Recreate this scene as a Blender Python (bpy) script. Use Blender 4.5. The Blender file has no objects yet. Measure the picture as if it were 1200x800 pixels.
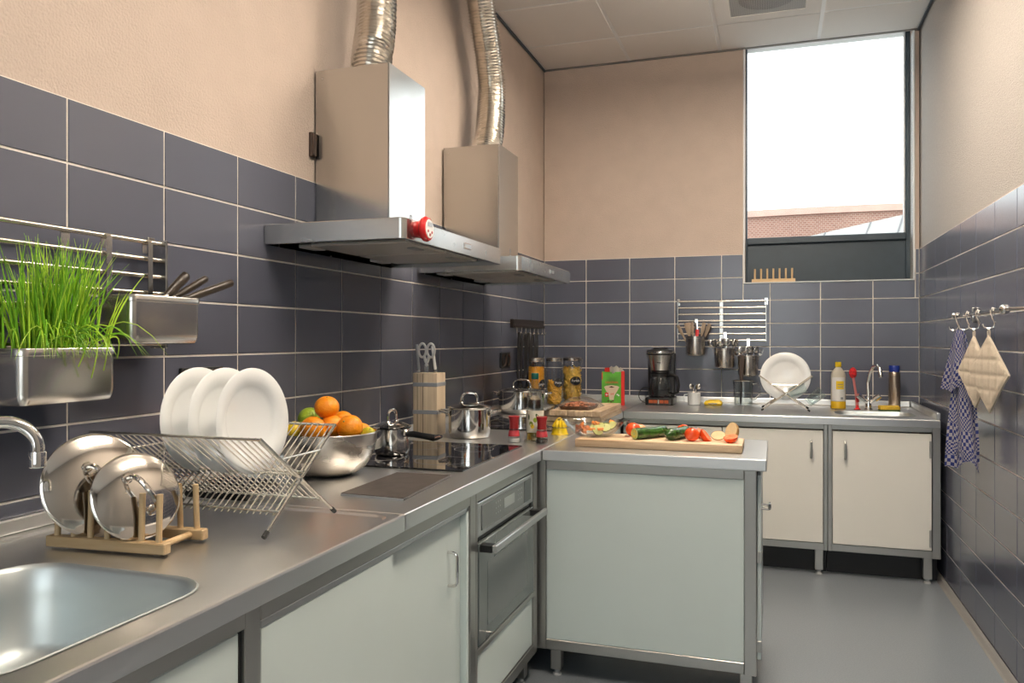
import bpy, bmesh, math, random
from mathutils import Vector, Matrix, Quaternion
R = math.radians
PI = math.pi
rnd = random.Random(7)
sc = bpy.context.scene
C = sc.collection

# ------------------------------------------------------------------ camera
F, TH, CYP, CAMH = 922.437, 0.3217, 398.094, 1.3
cam = bpy.data.cameras.new('camera'); cam_o = bpy.data.objects.new('camera', cam); C.objects.link(cam_o)
cam.sensor_fit = 'HORIZONTAL'; cam.sensor_width = 36; cam.lens = 36 * F / 1200
cam.shift_y = -(400 - CYP) / 1200; cam.clip_start = 0.02; cam.clip_end = 300
cam_o.location = (0, 0, CAMH); cam_o.rotation_euler = (PI / 2, 0, TH)
sc.camera = cam_o

# ------------------------------------------------------------------ world and exposure
world = bpy.data.worlds.new('overcast_sky'); sc.world = world; world.use_nodes = True
bgn = world.node_tree.nodes['Background']
bgn.inputs['Color'].default_value = (0.93, 0.965, 1.0, 1); bgn.inputs['Strength'].default_value = 1.9
sc.view_settings.view_transform = 'Standard'; sc.view_settings.look = 'None'
sc.view_settings.gamma = 1.0; sc.view_settings.use_curve_mapping = False
sc.view_settings.exposure = 0.95
sc.cycles.use_denoising = True
sc.cycles.max_bounces = 10; sc.cycles.diffuse_bounces = 5; sc.cycles.glossy_bounces = 5
sc.cycles.transmission_bounces = 8; sc.cycles.transparent_max_bounces = 12
sc.cycles.caustics_reflective = False; sc.cycles.caustics_refractive = False
sc.cycles.sample_clamp_indirect = 4.0
ADDED_LAMP_STRENGTH = 31.0  # for the hanging panels added above the frame
ADDED_LAMP_COLOR = (1.0, 0.87, 0.72)
# daylight portal in the window opening (guides sampling of the sky, gives no light of its own)
pl = bpy.data.lights.new('window_portal', 'AREA'); pl.shape = 'RECTANGLE'; pl.size = 1.0; pl.size_y = 1.3
pl.cycles.is_portal = True
plo = bpy.data.objects.new('window_portal', pl); C.objects.link(plo)
plo.location = (0.32, 5.66, 2.6); plo.rotation_euler = (-PI / 2, 0, 0)

pl2 = bpy.data.lights.new('window_portal', 'AREA'); pl2.shape = 'RECTANGLE'; pl2.size = 1.85; pl2.size_y = 1.9; pl2.cycles.is_portal = True  # sampling portal for the added opening behind the camera
plo2 = bpy.data.objects.new('window_portal', pl2); C.objects.link(plo2); plo2.location = (-0.315, -1.9, 1.8); plo2.rotation_euler = (PI / 2, 0, 0)
# ------------------------------------------------------------------ room numbers (metres)
XL, XR, YB = -1.5791, 0.8601, 5.4728
YF = -1.7
ZCEIL = 3.245
ZT, PV, PH = 1.8709, 0.154, 0.3106
ZW = 0.88                      # worktop height
WX0, WX1, WZ0 = -0.186, 0.825, 1.682   # window opening

_s, _c = math.sin(TH), math.cos(TH)
def ray(px, py):
    a = (px - 600) / F; b = (CYP - py) / F
    return Vector((a * _c - _s, a * _s + _c, b))
def onx(px, py, x): d = ray(px, py); return Vector((0, 0, CAMH)) + d * (x / d.x)
def ony(px, py, y): d = ray(px, py); return Vector((0, 0, CAMH)) + d * (y / d.y)
def onz(px, py, z): d = ray(px, py); return Vector((0, 0, CAMH)) + d * ((z - CAMH) / d.z)

# ------------------------------------------------------------------ materials
def new_mat(name):
    m = bpy.data.materials.new(name); m.use_nodes = True
    nt = m.node_tree
    return m, nt, nt.nodes['Principled BSDF']
def col4(c): return (c[0], c[1], c[2], 1)
def simple(name, col, rough=0.5, metal=0.0, spec=0.5, noise=0.0, nscale=30.0, bump=0.0, bscale=60.0, coat=0.0, trans=0.0, ior=1.45, sss=0.0):
    m, nt, b = new_mat(name)
    b.inputs['Base Color'].default_value = col4(col); b.inputs['Roughness'].default_value = rough
    b.inputs['Metallic'].default_value = metal; b.inputs['Specular IOR Level'].default_value = spec
    b.inputs['Coat Weight'].default_value = coat; b.inputs['Transmission Weight'].default_value = trans
    b.inputs['IOR'].default_value = ior
    if sss:
        b.inputs['Subsurface Weight'].default_value = sss; b.inputs['Subsurface Radius'].default_value = (0.01, 0.006, 0.003)
    tc = nt.nodes.new('ShaderNodeTexCoord')
    if noise:
        n = nt.nodes.new('ShaderNodeTexNoise'); n.inputs['Scale'].default_value = nscale; n.inputs['Detail'].default_value = 5
        nt.links.new(tc.outputs['Object'], n.inputs['Vector'])
        r = nt.nodes.new('ShaderNodeValToRGB')
        r.color_ramp.elements[0].position = 0.3; r.color_ramp.elements[1].position = 0.7
        r.color_ramp.elements[0].color = col4([max(0, v * (1 - noise)) for v in col]); r.color_ramp.elements[1].color = col4([min(1, v * (1 + noise)) for v in col])
        nt.links.new(n.outputs['Fac'], r.inputs['Fac']); nt.links.new(r.outputs['Color'], b.inputs['Base Color'])
    if bump:
        n2 = nt.nodes.new('ShaderNodeTexNoise'); n2.inputs['Scale'].default_value = bscale; n2.inputs['Detail'].default_value = 3
        nt.links.new(tc.outputs['Object'], n2.inputs['Vector'])
        bp = nt.nodes.new('ShaderNodeBump'); bp.inputs['Strength'].default_value = bump; bp.inputs['Distance'].default_value = 0.01
        nt.links.new(n2.outputs['Fac'], bp.inputs['Height']); nt.links.new(bp.outputs['Normal'], b.inputs['Normal'])
    return m
def brushed(name, col, rough, axis=(1, 1, 1), var=0.025, bump=0.0):
    """steel with fine brush marks: noise stretched along one axis"""
    m, nt, b = new_mat(name)
    b.inputs['Metallic'].default_value = 1.0
    tc = nt.nodes.new('ShaderNodeTexCoord'); mp = nt.nodes.new('ShaderNodeMapping')
    mp.inputs['Scale'].default_value = axis
    nt.links.new(tc.outputs['Object'], mp.inputs['Vector'])
    n = nt.nodes.new('ShaderNodeTexNoise'); n.inputs['Scale'].default_value = 1.0; n.inputs['Detail'].default_value = 3; n.inputs['Roughness'].default_value = 0.6
    nt.links.new(mp.outputs['Vector'], n.inputs['Vector'])
    mr = nt.nodes.new('ShaderNodeMapRange'); mr.inputs['From Min'].default_value = 0.25; mr.inputs['From Max'].default_value = 0.75
    mr.inputs['To Min'].default_value = max(0.02, rough - var); mr.inputs['To Max'].default_value = rough + var
    nt.links.new(n.outputs['Fac'], mr.inputs['Value']); nt.links.new(mr.outputs['Result'], b.inputs['Roughness'])
    b.inputs['Base Color'].default_value = col4(col)
    return m
def wood(name, c1, c2, axis=(4, 40, 40), rough=0.5):
    m, nt, b = new_mat(name)
    tc = nt.nodes.new('ShaderNodeTexCoord'); mp = nt.nodes.new('ShaderNodeMapping'); mp.inputs['Scale'].default_value = axis
    nt.links.new(tc.outputs['Object'], mp.inputs['Vector'])
    n = nt.nodes.new('ShaderNodeTexNoise'); n.inputs['Scale'].default_value = 1.0; n.inputs['Detail'].default_value = 6; n.inputs['Distortion'].default_value = 0.6
    nt.links.new(mp.outputs['Vector'], n.inputs['Vector'])
    r = nt.nodes.new('ShaderNodeValToRGB'); r.color_ramp.elements[0].position = 0.32; r.color_ramp.elements[1].position = 0.68
    r.color_ramp.elements[0].color = col4(c1); r.color_ramp.elements[1].color = col4(c2)
    nt.links.new(n.outputs['Fac'], r.inputs['Fac']); nt.links.new(r.outputs['Color'], b.inputs['Base Color'])
    b.inputs['Roughness'].default_value = rough
    return m
def glass_mat(name, col=(1, 1, 1), rough=0.0, ior=1.45):
    m, nt, b = new_mat(name)
    b.inputs['Base Color'].default_value = col4(col); b.inputs['Transmission Weight'].default_value = 1.0
    b.inputs['Roughness'].default_value = rough; b.inputs['IOR'].default_value = ior
    return m
def thin_glass(name, tint=(1, 1, 1), refl=0.5):
    """thin clear pane or vessel wall: straight-through light plus fresnel reflection"""
    m = bpy.data.materials.new(name); m.use_nodes = True; nt = m.node_tree
    nt.nodes.remove(nt.nodes['Principled BSDF']); out = nt.nodes['Material Output']
    t = nt.nodes.new('ShaderNodeBsdfTransparent'); t.inputs['Color'].default_value = col4(tint)
    g = nt.nodes.new('ShaderNodeBsdfGlossy'); g.inputs['Roughness'].default_value = 0.02
    lw = nt.nodes.new('ShaderNodeLayerWeight'); lw.inputs['Blend'].default_value = 0.5
    pw = nt.nodes.new('ShaderNodeMath'); pw.operation = 'POWER'; pw.inputs[1].default_value = 2.2
    nt.links.new(lw.outputs['Facing'], pw.inputs[0])
    fr = nt.nodes.new('ShaderNodeMath'); fr.operation = 'MULTIPLY_ADD'; fr.inputs[1].default_value = refl; fr.inputs[2].default_value = 0.05
    nt.links.new(pw.outputs[0], fr.inputs[0])
    mx = nt.nodes.new('ShaderNodeMixShader')
    nt.links.new(fr.outputs[0], mx.inputs['Fac']); nt.links.new(t.outputs[0], mx.inputs[1]); nt.links.new(g.outputs[0], mx.inputs[2])
    nt.links.new(mx.outputs[0], out.inputs['Surface'])
    return m
def emis(name, col, strength):
    m = bpy.data.materials.new(name); m.use_nodes = True; nt = m.node_tree
    nt.nodes.remove(nt.nodes['Principled BSDF'])
    e = nt.nodes.new('ShaderNodeEmission'); e.inputs['Color'].default_value = col4(col); e.inputs['Strength'].default_value = strength
    nt.links.new(e.outputs[0], nt.nodes['Material Output'].inputs['Surface'])
    return m

M = {}
M['plaster'] = simple('plaster', (0.625, 0.515, 0.44), 0.9, spec=0.2, noise=0.03, nscale=8, bump=0.4, bscale=150)
M['plaster_grey'] = simple('plaster_grey', (0.40, 0.375, 0.35), 0.9, spec=0.2, noise=0.05, nscale=60, bump=0.5, bscale=150)
M['grout'] = simple('grout', (0.90, 0.84, 0.76), 0.85, noise=0.06, nscale=40)
def tile_mat():
    m, nt, b = new_mat('glazed_tile')
    oi = nt.nodes.new('ShaderNodeObjectInfo'); r = nt.nodes.new('ShaderNodeValToRGB')
    r.color_ramp.elements[0].color = (0.092, 0.100, 0.136, 1); r.color_ramp.elements[1].color = (0.106, 0.113, 0.150, 1)
    nt.links.new(oi.outputs['Random'], r.inputs['Fac']); nt.links.new(r.outputs['Color'], b.inputs['Base Color'])
    b.inputs['Roughness'].default_value = 0.2
    b.inputs['Specular IOR Level'].default_value = 0.75
    return m
M['tile'] = tile_mat()
M['floor'] = simple('linoleum', (0.20, 0.225, 0.25), 0.3, noise=0.12, nscale=180, bump=0.05, bscale=200)
M['skirting'] = simple('skirting_vinyl', (0.23, 0.22, 0.21), 0.5)
M['ceil'] = simple('ceiling_board', (0.86, 0.83, 0.79), 0.9, noise=0.03, nscale=200, bump=0.15, bscale=250)
M['white_bar'] = simple('white_enamel', (0.88, 0.88, 0.87), 0.4)
M['dark_frame'] = simple('anthracite_lacquer', (0.04, 0.058, 0.075), 0.38, noise=0.06, nscale=15)
M['steel'] = brushed('brushed_steel', (0.66, 0.65, 0.63), 0.24, (9, 2, 9))
M['steel_y'] = brushed('brushed_steel_top', (0.80, 0.80, 0.79), 0.33, (9, 2, 9))
M['steel_x'] = brushed('brushed_steel_long', (0.80, 0.80, 0.79), 0.33, (2, 9, 9))
M['steel_v'] = brushed('brushed_steel_upright', (0.51, 0.50, 0.48), 0.2, (9, 9, 1), 0.04)
M['steel_hood'] = brushed('hood_canopy_steel', (0.56, 0.55, 0.53), 0.26, (2, 9, 9))
M['steel_frame'] = brushed('cabinet_frame_steel', (0.50, 0.49, 0.46), 0.34, (8, 8, 2))
M['sink'] = brushed('sink_steel', (0.60, 0.65, 0.66), 0.46, (8, 8, 8), 0.05)
M['chrome'] = simple('chrome', (0.80, 0.79, 0.77), 0.06, 1.0)
M['polished'] = simple('polished_steel', (0.70, 0.68, 0.65), 0.10, 1.0)
M['wire'] = simple('chromed_wire', (0.66, 0.64, 0.58), 0.22, 1.0)
M['rod'] = simple('steel_rod', (0.72, 0.66, 0.58), 0.25, 1.0)
M['panel'] = simple('cabinet_laminate', (0.62, 0.70, 0.68), 0.32, noise=0.012, nscale=5)
M['panel_cream'] = simple('cabinet_laminate_cream', (0.80, 0.78, 0.72), 0.35, noise=0.012, nscale=5)
M['black'] = simple('black_plastic', (0.012, 0.012, 0.013), 0.35)
M['black_gloss'] = simple('black_glass', (0.006, 0.006, 0.008), 0.03, spec=0.7, coat=0.5)
M['rubber'] = simple('black_rubber', (0.015, 0.014, 0.014), 0.6)
M['brown_plastic'] = simple('dark_brown_plastic', (0.055, 0.033, 0.022), 0.4, noise=0.15, nscale=40)
M['brown_handle'] = simple('brown_handle', (0.032, 0.022, 0.014), 0.35, noise=0.2, nscale=60)
M['porcelain'] = simple('white_porcelain', (0.88, 0.89, 0.88), 0.10, coat=0.4)
M['beech'] = wood('beech_wood', (0.60, 0.40, 0.20), (0.74, 0.54, 0.31), (6, 60, 60))
M['ash'] = wood('pale_ash_wood', (0.50, 0.38, 0.25), (0.70, 0.58, 0.42), (70, 70, 3))
M['board'] = wood('maple_board', (0.56, 0.36, 0.20), (0.78, 0.60, 0.40), (3, 30, 50))
M['block'] = wood('worn_block_wood', (0.30, 0.19, 0.10), (0.66, 0.52, 0.36), (34, 3, 30))
M['slate'] = simple('slate', (0.06, 0.05, 0.045), 0.45, noise=0.3, nscale=25)
M['strap_grey'] = simple('grey_band', (0.28, 0.30, 0.33), 0.4)
M['red'] = simple('red_plastic', (0.62, 0.02, 0.02), 0.25, coat=0.3)
M['dark_red'] = simple('dark_red_plastic', (0.33, 0.018, 0.02), 0.3)
M['red_label'] = simple('red_label', (0.50, 0.05, 0.06), 0.4)
M['yellow'] = simple('yellow_plastic', (0.80, 0.55, 0.015), 0.35)
M['white_plastic'] = simple('white_plastic', (0.78, 0.77, 0.75), 0.35)
M['grey_plastic'] = simple('grey_plastic', (0.45, 0.46, 0.46), 0.35)
M['blue'] = simple('blue_plastic', (0.015, 0.04, 0.30), 0.35)
M['green_cap'] = simple('green_cap', (0.0, 0.085, 0.065), 0.35)
M['glass'] = thin_glass('clear_glass', (0.96, 0.975, 0.97), 0.85)
M['bottle_glass'] = thin_glass('bottle_glass', (0.86, 0.89, 0.87), 1.0)
M['dark_wood'] = simple('dark_stained_wood', (0.022, 0.013, 0.009), 0.4, noise=0.2, nscale=40)
M['pane'] = thin_glass('window_glass', (0.97, 0.99, 0.98), 0.3)
M['thickglass'] = glass_mat('bowl_glass', (0.96, 0.98, 0.97))
M['orange'] = simple('orange_peel', (0.90, 0.30, 0.01), 0.38, noise=0.08, nscale=14, bump=0.25, bscale=220, sss=0.1)
M['lemon'] = simple('lemon_peel', (0.86, 0.60, 0.02), 0.38, noise=0.06, nscale=14, bump=0.25, bscale=200)
M['lime'] = simple('lime_peel', (0.30, 0.42, 0.03), 0.38, noise=0.2, nscale=10, bump=0.25, bscale=200)
M['stem'] = simple('dried_stem', (0.16, 0.18, 0.05), 0.8)
M['tomato'] = simple('tomato_skin', (0.75, 0.075, 0.012), 0.15, noise=0.1, nscale=10, coat=0.3)
M['tomato_cut'] = simple('tomato_flesh', (0.78, 0.22, 0.10), 0.25, noise=0.45, nscale=60)
M['cucumber'] = simple('cucumber_skin', (0.028, 0.085, 0.012), 0.25, noise=0.6, nscale=55, bump=0.3, bscale=70, coat=0.3)
M['cucumber_cut'] = simple('cucumber_flesh', (0.52, 0.56, 0.20), 0.35, noise=0.12, nscale=70)
M['onion'] = simple('onion_skin', (0.74, 0.40, 0.20), 0.3, noise=0.1, nscale=12)
M['potato'] = simple('potato_skin', (0.52, 0.30, 0.12), 0.6, noise=0.2, nscale=30)
M['potato_cut'] = simple('potato_flesh', (0.78, 0.62, 0.36), 0.4, noise=0.06, nscale=40)
M['carrot'] = simple('carrot', (0.85, 0.24, 0.02), 0.35, noise=0.1, nscale=30)
M['chive'] = simple('chive_leaf', (0.20, 0.46, 0.025), 0.4, noise=0.4, nscale=16)
M['chive_light'] = simple('chive_leaf_light', (0.46, 0.70, 0.05), 0.4, noise=0.3, nscale=16)
M['soil'] = simple('potting_soil', (0.04, 0.028, 0.02), 0.9, noise=0.5, nscale=80, bump=0.6, bscale=90)
M['pasta'] = simple('dry_pasta', (0.80, 0.44, 0.05), 0.5, noise=0.2, nscale=40)
M['pasta_pale'] = simple('dry_pasta_pale', (0.80, 0.50, 0.10), 0.5, noise=0.3, nscale=60)
M['spaghetti'] = simple('spaghetti', (0.78, 0.36, 0.02), 0.5, noise=0.12, nscale=90)
M['foil'] = simple('foil', (0.80, 0.77, 0.72), 0.2, 1.0, noise=0.05, nscale=30)
M['filter'] = simple('filter_mesh', (0.42, 0.40, 0.36), 0.42, 0.8)
M['quilt'] = simple('beige_cotton', (0.56, 0.48, 0.38), 0.9, noise=0.06, nscale=120, bump=0.3, bscale=400)
M['chalk'] = simple('chalkboard_label', (0.01, 0.01, 0.012), 0.6)
M['white_ink'] = simple('white_ink', (0.8, 0.8, 0.8), 0.6)
M['grey_ink'] = simple('grey_ink', (0.22, 0.22, 0.23), 0.5)
M['green_box'] = simple('green_card', (0.10, 0.38, 0.03), 0.45, noise=0.45, nscale=9)
M['green_dark'] = simple('dark_green_card', (0.03, 0.09, 0.02), 0.45)
M['red_card'] = simple('red_card', (0.68, 0.03, 0.02), 0.45)
M['filter_paper'] = simple('filter_paper', (0.70, 0.55, 0.40), 0.85)
M['white_paper'] = simple('white_paper', (0.80, 0.76, 0.70), 0.85)
M['coffee'] = simple('ground_coffee', (0.10, 0.035, 0.015), 0.8)
M['oil'] = simple('olive_oil', (0.72, 0.50, 0.03), 0.1, trans=0.7)
M['label_cream'] = simple('cream_label', (0.74, 0.70, 0.56), 0.5, noise=0.04, nscale=30)
M['olive'] = simple('olive_print', (0.20, 0.25, 0.04), 0.5)
M['salt'] = simple('salt', (0.80, 0.77, 0.72), 0.8)
M['pepper'] = simple('peppercorns', (0.05, 0.035, 0.025), 0.7, noise=0.8, nscale=160)
M['soap_body'] = simple('cloudy_plastic', (0.62, 0.58, 0.48), 0.3, trans=0.25)
M['soap_liquid'] = simple('yellow_detergent', (0.76, 0.46, 0.02), 0.2)
M['film'] = thin_glass('clear_film', (0.95, 0.95, 0.95), 0.6)
M['meat'] = simple('chopped_meat', (0.45, 0.16, 0.07), 0.4, noise=0.6, nscale=60, bump=0.6, bscale=80)
M['tray'] = simple('brown_tray', (0.10, 0.045, 0.02), 0.35)
M['oven_glass'] = simple('oven_glass', (0.10, 0.115, 0.112), 0.04, spec=0.8, coat=0.3)
M['oven_screen'] = simple('oven_control_glass', (0.13, 0.145, 0.145), 0.08, spec=0.6)
M['oven_display'] = simple('oven_display', (0.34, 0.38, 0.37), 0.2)
M['silver'] = simple('satin_silver', (0.52, 0.53, 0.53), 0.35, 0.9)
M['thermos'] = brushed('thermos_steel', (0.52, 0.42, 0.33), 0.28, (9, 9, 1), 0.05)

# ------------------------------------------------------------------ mesh helpers
def BM(): return bmesh.new()
def box(bm, x0, x1, y0, y1, z0, z1, mat=None):
    vs = [bm.verts.new(p) for p in ((x0, y0, z0), (x1, y0, z0), (x1, y1, z0), (x0, y1, z0), (x0, y0, z1), (x1, y0, z1), (x1, y1, z1), (x0, y1, z1))]
    fs = []
    for q in ((3, 2, 1, 0), (4, 5, 6, 7), (0, 1, 5, 4), (1, 2, 6, 5), (2, 3, 7, 6), (3, 0, 4, 7)):
        fs.append(bm.faces.new([vs[i] for i in q]))
    if mat is not None:
        for v in vs: v.co = mat @ v.co
    return vs, fs
def bbox(bm, x0, x1, y0, y1, z0, z1, bev=0.004, seg=2, mat=None):
    vs, fs = box(bm, x0, x1, y0, y1, z0, z1, mat)
    es = list({e for f in fs for e in f.edges})
    bmesh.ops.bevel(bm, geom=es, offset=bev, segments=seg, affect='EDGES', profile=0.5)
def loft(bm, loops, cap0=True, cap1=True, closed=True):
    rings = [[bm.verts.new(p) for p in lp] for lp in loops]
    n = len(rings[0])
    for a, b in zip(rings[:-1], rings[1:]):
        for i in range(n if closed else n - 1):
            j = (i + 1) % n
            bm.faces.new((a[i], a[j], b[j], b[i]))
    if cap0: bm.faces.new(list(reversed(rings[0])))
    if cap1: bm.faces.new(rings[-1])
    return rings
def lathe(bm, prof, seg=32, mat=None, a0=0.0, a1=2 * PI):
    """profile of (r, z); r == 0 makes a pole"""
    full = abs(a1 - a0 - 2 * PI) < 1e-6
    n = seg if full else seg + 1
    rings = []
    for r, z in prof:
        if r < 1e-6: ring = [bm.verts.new((0, 0, z))]
        else: ring = [bm.verts.new((r * math.cos(a0 + (a1 - a0) * i / seg), r * math.sin(a0 + (a1 - a0) * i / seg), z)) for i in range(n)]
        rings.append(ring)
    for a, b in zip(rings[:-1], rings[1:]):
        for i in range(seg):
            j = (i + 1) % n if full else i + 1
            if len(a) == 1 and len(b) == 1: continue
            if len(a) == 1: bm.faces.new((a[0], b[j], b[i]))
            elif len(b) == 1: bm.faces.new((a[i], a[j], b[0]))
            else: bm.faces.new((a[i], a[j], b[j], b[i]))
    if mat is not None:
        for ring in rings:
            for v in ring: v.co = mat @ v.co
    return rings
def tube(bm, pts, rad, seg=10, caps=True, closed=False, flat=None):
    """sweep a circle (or flattened ellipse) along pts; rad number or list"""
    pts = [Vector(p) for p in pts]; n = len(pts)
    rads = rad if isinstance(rad, (list, tuple)) else [rad] * n
    tang = []
    for i in range(n):
        a = pts[(i - 1) % n] if (closed or i > 0) else pts[i]
        b = pts[(i + 1) % n] if (closed or i < n - 1) else pts[i]
        t = (b - a); tang.append(t.normalized() if t.length > 1e-9 else Vector((0, 0, 1)))
    up = Vector((0, 0, 1)) if abs(tang[0].z) < 0.9 else Vector((1, 0, 0))
    nx = tang[0].cross(up).normalized()
    rings = []
    for i in range(n):
        if i > 0:
            q = tang[i - 1].rotation_difference(tang[i]); nx = (q @ nx).normalized()
        ny = tang[i].cross(nx).normalized()
        k = flat if flat else 1.0
        rings.append([bm.verts.new(pts[i] + nx * rads[i] * math.cos(2 * PI * j / seg) + ny * rads[i] * k * math.sin(2 * PI * j / seg)) for j in range(seg)])
    m = n if closed else n - 1
    for i in range(m):
        a, b = rings[i], rings[(i + 1) % n]
        for j in range(seg):
            k2 = (j + 1) % seg
            bm.faces.new((a[j], a[k2], b[k2], b[j]))
    if caps and not closed:
        bm.faces.new(list(reversed(rings[0]))); bm.faces.new(rings[-1])
    return rings
def prism(bm, pts, d):
    """polygon (list of Vectors) extruded by vector d"""
    a = [bm.verts.new(p) for p in pts]; b = [bm.verts.new(Vector(p) + Vector(d)) for p in pts]
    n = len(pts)
    bm.faces.new(list(reversed(a))); bm.faces.new(b)
    for i in range(n):
        j = (i + 1) % n
        bm.faces.new((a[i], a[j], b[j], b[i]))
def rrect(x0, x1, y0, y1, r, z, n=6):
    out = []
    for cx, cy, a in ((x1 - r, y1 - r, 0), (x0 + r, y1 - r, 90), (x0 + r, y0 + r, 180), (x1 - r, y0 + r, 270)):
        for i in range(n + 1):
            t = R(a + 90.0 * i / n)
            out.append((cx + r * math.cos(t), cy + r * math.sin(t), z))
    return out
def arc(c, u, v, r, a0, a1, n):
    c, u, v = Vector(c), Vector(u), Vector(v)
    return [c + u * (r * math.cos(R(a0 + (a1 - a0) * i / n))) + v * (r * math.sin(R(a0 + (a1 - a0) * i / n))) for i in range(n + 1)]
def sphere(bm, r, seg=20, rings=12, sx=1, sy=1, sz=1, mat=None):
    prof = [(r * math.sin(PI * i / rings), -r * math.cos(PI * i / rings)) for i in range(rings + 1)]
    prof[0] = (0, -r); prof[-1] = (0, r)
    mt = Matrix.Diagonal((sx, sy, sz, 1))
    if mat is not None: mt = mat @ mt
    return lathe(bm, prof, seg, mt)
def T(x, y, z): return Matrix.Translation((x, y, z))
def RX(a): return Matrix.Rotation(R(a), 4, 'X')
def RY(a): return Matrix.Rotation(R(a), 4, 'Y')
def RZ(a): return Matrix.Rotation(R(a), 4, 'Z')
def align(loc, zdir, spin=0.0):
    q = Vector((0, 0, 1)).rotation_difference(Vector(zdir).normalized())
    return Matrix.Translation(loc) @ q.to_matrix().to_4x4() @ Matrix.Rotation(R(spin), 4, 'Z')

def mesh(name, bm, mat, smooth=True, ang=35):
    bmesh.ops.recalc_face_normals(bm, faces=bm.faces)
    me = bpy.data.meshes.new(name); bm.to_mesh(me); bm.free()
    mats = mat if isinstance(mat, (list, tuple)) else [mat]
    for m in mats: me.materials.append(M[m] if isinstance(m, str) else m)
    if smooth:
        me.polygons.foreach_set('use_smooth', [True] * len(me.polygons))
        me.set_sharp_from_angle(angle=R(ang))
    return me
def obj(name, bm, mat, parent=None, label=None, smooth=True, ang=35, world=False):
    """one mesh object; world=True means the vertices are in world space while the parent is an Empty elsewhere"""
    if isinstance(bm, bpy.types.Mesh): me = bm
    else:
        if world and parent is not None:
            inv = parent.matrix_basis.inverted()
            if parent.parent: inv = (parent.parent.matrix_basis @ parent.matrix_basis).inverted()
            for v in bm.verts: v.co = inv @ v.co
        me = mesh(name, bm, mat, smooth, ang)
    o = bpy.data.objects.new(name, me); C.objects.link(o)
    if parent is not None: o.parent = parent
    if label: o['label'] = label
    return o
def thing(name, label, cat, loc=(0, 0, 0), rotz=0.0, group=None, mat=None):
    o = bpy.data.objects.new(name, None); C.objects.link(o); o.empty_display_size = 0.05
    if mat is not None: o.matrix_basis = mat
    else:
        o.location = loc; o.rotation_euler = (0, 0, rotz)
        o.matrix_basis = Matrix.Translation(loc) @ Matrix.Rotation(rotz, 4, 'Z')
    return tag(o, label, cat, group)
def tag(o, label, cat, group=None, kind=None):
    o['label'] = label; o['category'] = cat
    if group: o['group'] = group
    if kind: o['kind'] = kind
    return o
def struct(name, bm, mat, parent=None, smooth=False):
    o = obj(name, bm, mat, parent, smooth=smooth); 
    if parent is None: o['kind'] = 'structure'
    return o
def place(o, mat): o.matrix_basis = mat; return o
def copy_tree(root, mat, label=None, group=None):
    r = root.copy(); C.objects.link(r); r.matrix_basis = mat
    if label: r['label'] = label
    if group: r['group'] = group
    for ch in list(root.children):
        c = ch.copy(); C.objects.link(c); c.parent = r
        for g in ch.children:
            d = g.copy(); C.objects.link(d); d.parent = c
    return r
def text_mesh(s, size, ext=0.0004):
    cu = bpy.data.curves.new('lettering', 'FONT'); cu.body = s; cu.size = size; cu.extrude = ext
    cu.align_x = 'CENTER'; cu.align_y = 'CENTER'; cu.resolution_u = 2
    t = bpy.data.objects.new('lettering', cu); C.objects.link(t)
    dg = bpy.context.evaluated_depsgraph_get()
    me = bpy.data.meshes.new_from_object(t.evaluated_get(dg))
    bpy.data.objects.remove(t); bpy.data.curves.remove(cu)
    return me
def text(s, size, mat, parent, m, name='lettering', label=None):
    me = text_mesh(s, size); me.transform(m); me.materials.clear(); me.materials.append(M[mat])
    o = bpy.data.objects.new(name, me); C.objects.link(o); o.parent = parent
    if label: o['label'] = label
    return o
FACE_NEGY = RX(90)            # text standing up, read from -y
FACE_POSX = RZ(90) @ RX(90)   # text standing up, read from +x

# ------------------------------------------------------------------ setting: shell
def bstruct(name, b6, mat):
    bm = BM(); box(bm, *b6); return struct(name, bm, mat)
floor = bstruct('floor', (XL - 0.2, XR + 0.2, YF - 0.2, YB + 0.2, -0.1, 0.0), 'floor')
wall_left = bstruct('wall_left', (XL - 0.2, XL - 0.006, YF - 0.2, YB + 0.2, 0.0, ZCEIL + 0.25), 'plaster')
wall_right = bstruct('wall_right', (XR + 0.006, XR + 0.2, YF - 0.2, YB + 0.2, 0.0, ZCEIL + 0.25), 'plaster_grey')
# wall behind the camera, with a wide glazed opening added for cool fill light
FX0, FX1, FZ0, FZ1 = -1.25, 0.62, 0.85, 2.75
bm = BM()
box(bm, XL - 0.2, FX0, YF - 0.2, YF, 0, ZCEIL + 0.25); box(bm, FX1, XR + 0.2, YF - 0.2, YF, 0, ZCEIL + 0.25)
box(bm, FX0, FX1, YF - 0.2, YF, 0, FZ0); box(bm, FX0, FX1, YF - 0.2, YF, FZ1, ZCEIL + 0.25)
wall_front = struct('wall_front', bm, 'plaster_grey')
# back wall around the window opening
bm = BM()
yb0, yb1 = YB + 0.006, YB + 0.2
box(bm, XL, WX0, yb0, yb1, 0, ZCEIL + 0.25); box(bm, WX1, XR, yb0, yb1, 0, ZCEIL + 0.25)
box(bm, WX0, WX1, yb0, yb1, 0, WZ0)
wall_back = struct('wall_back', bm, 'plaster')

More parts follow.
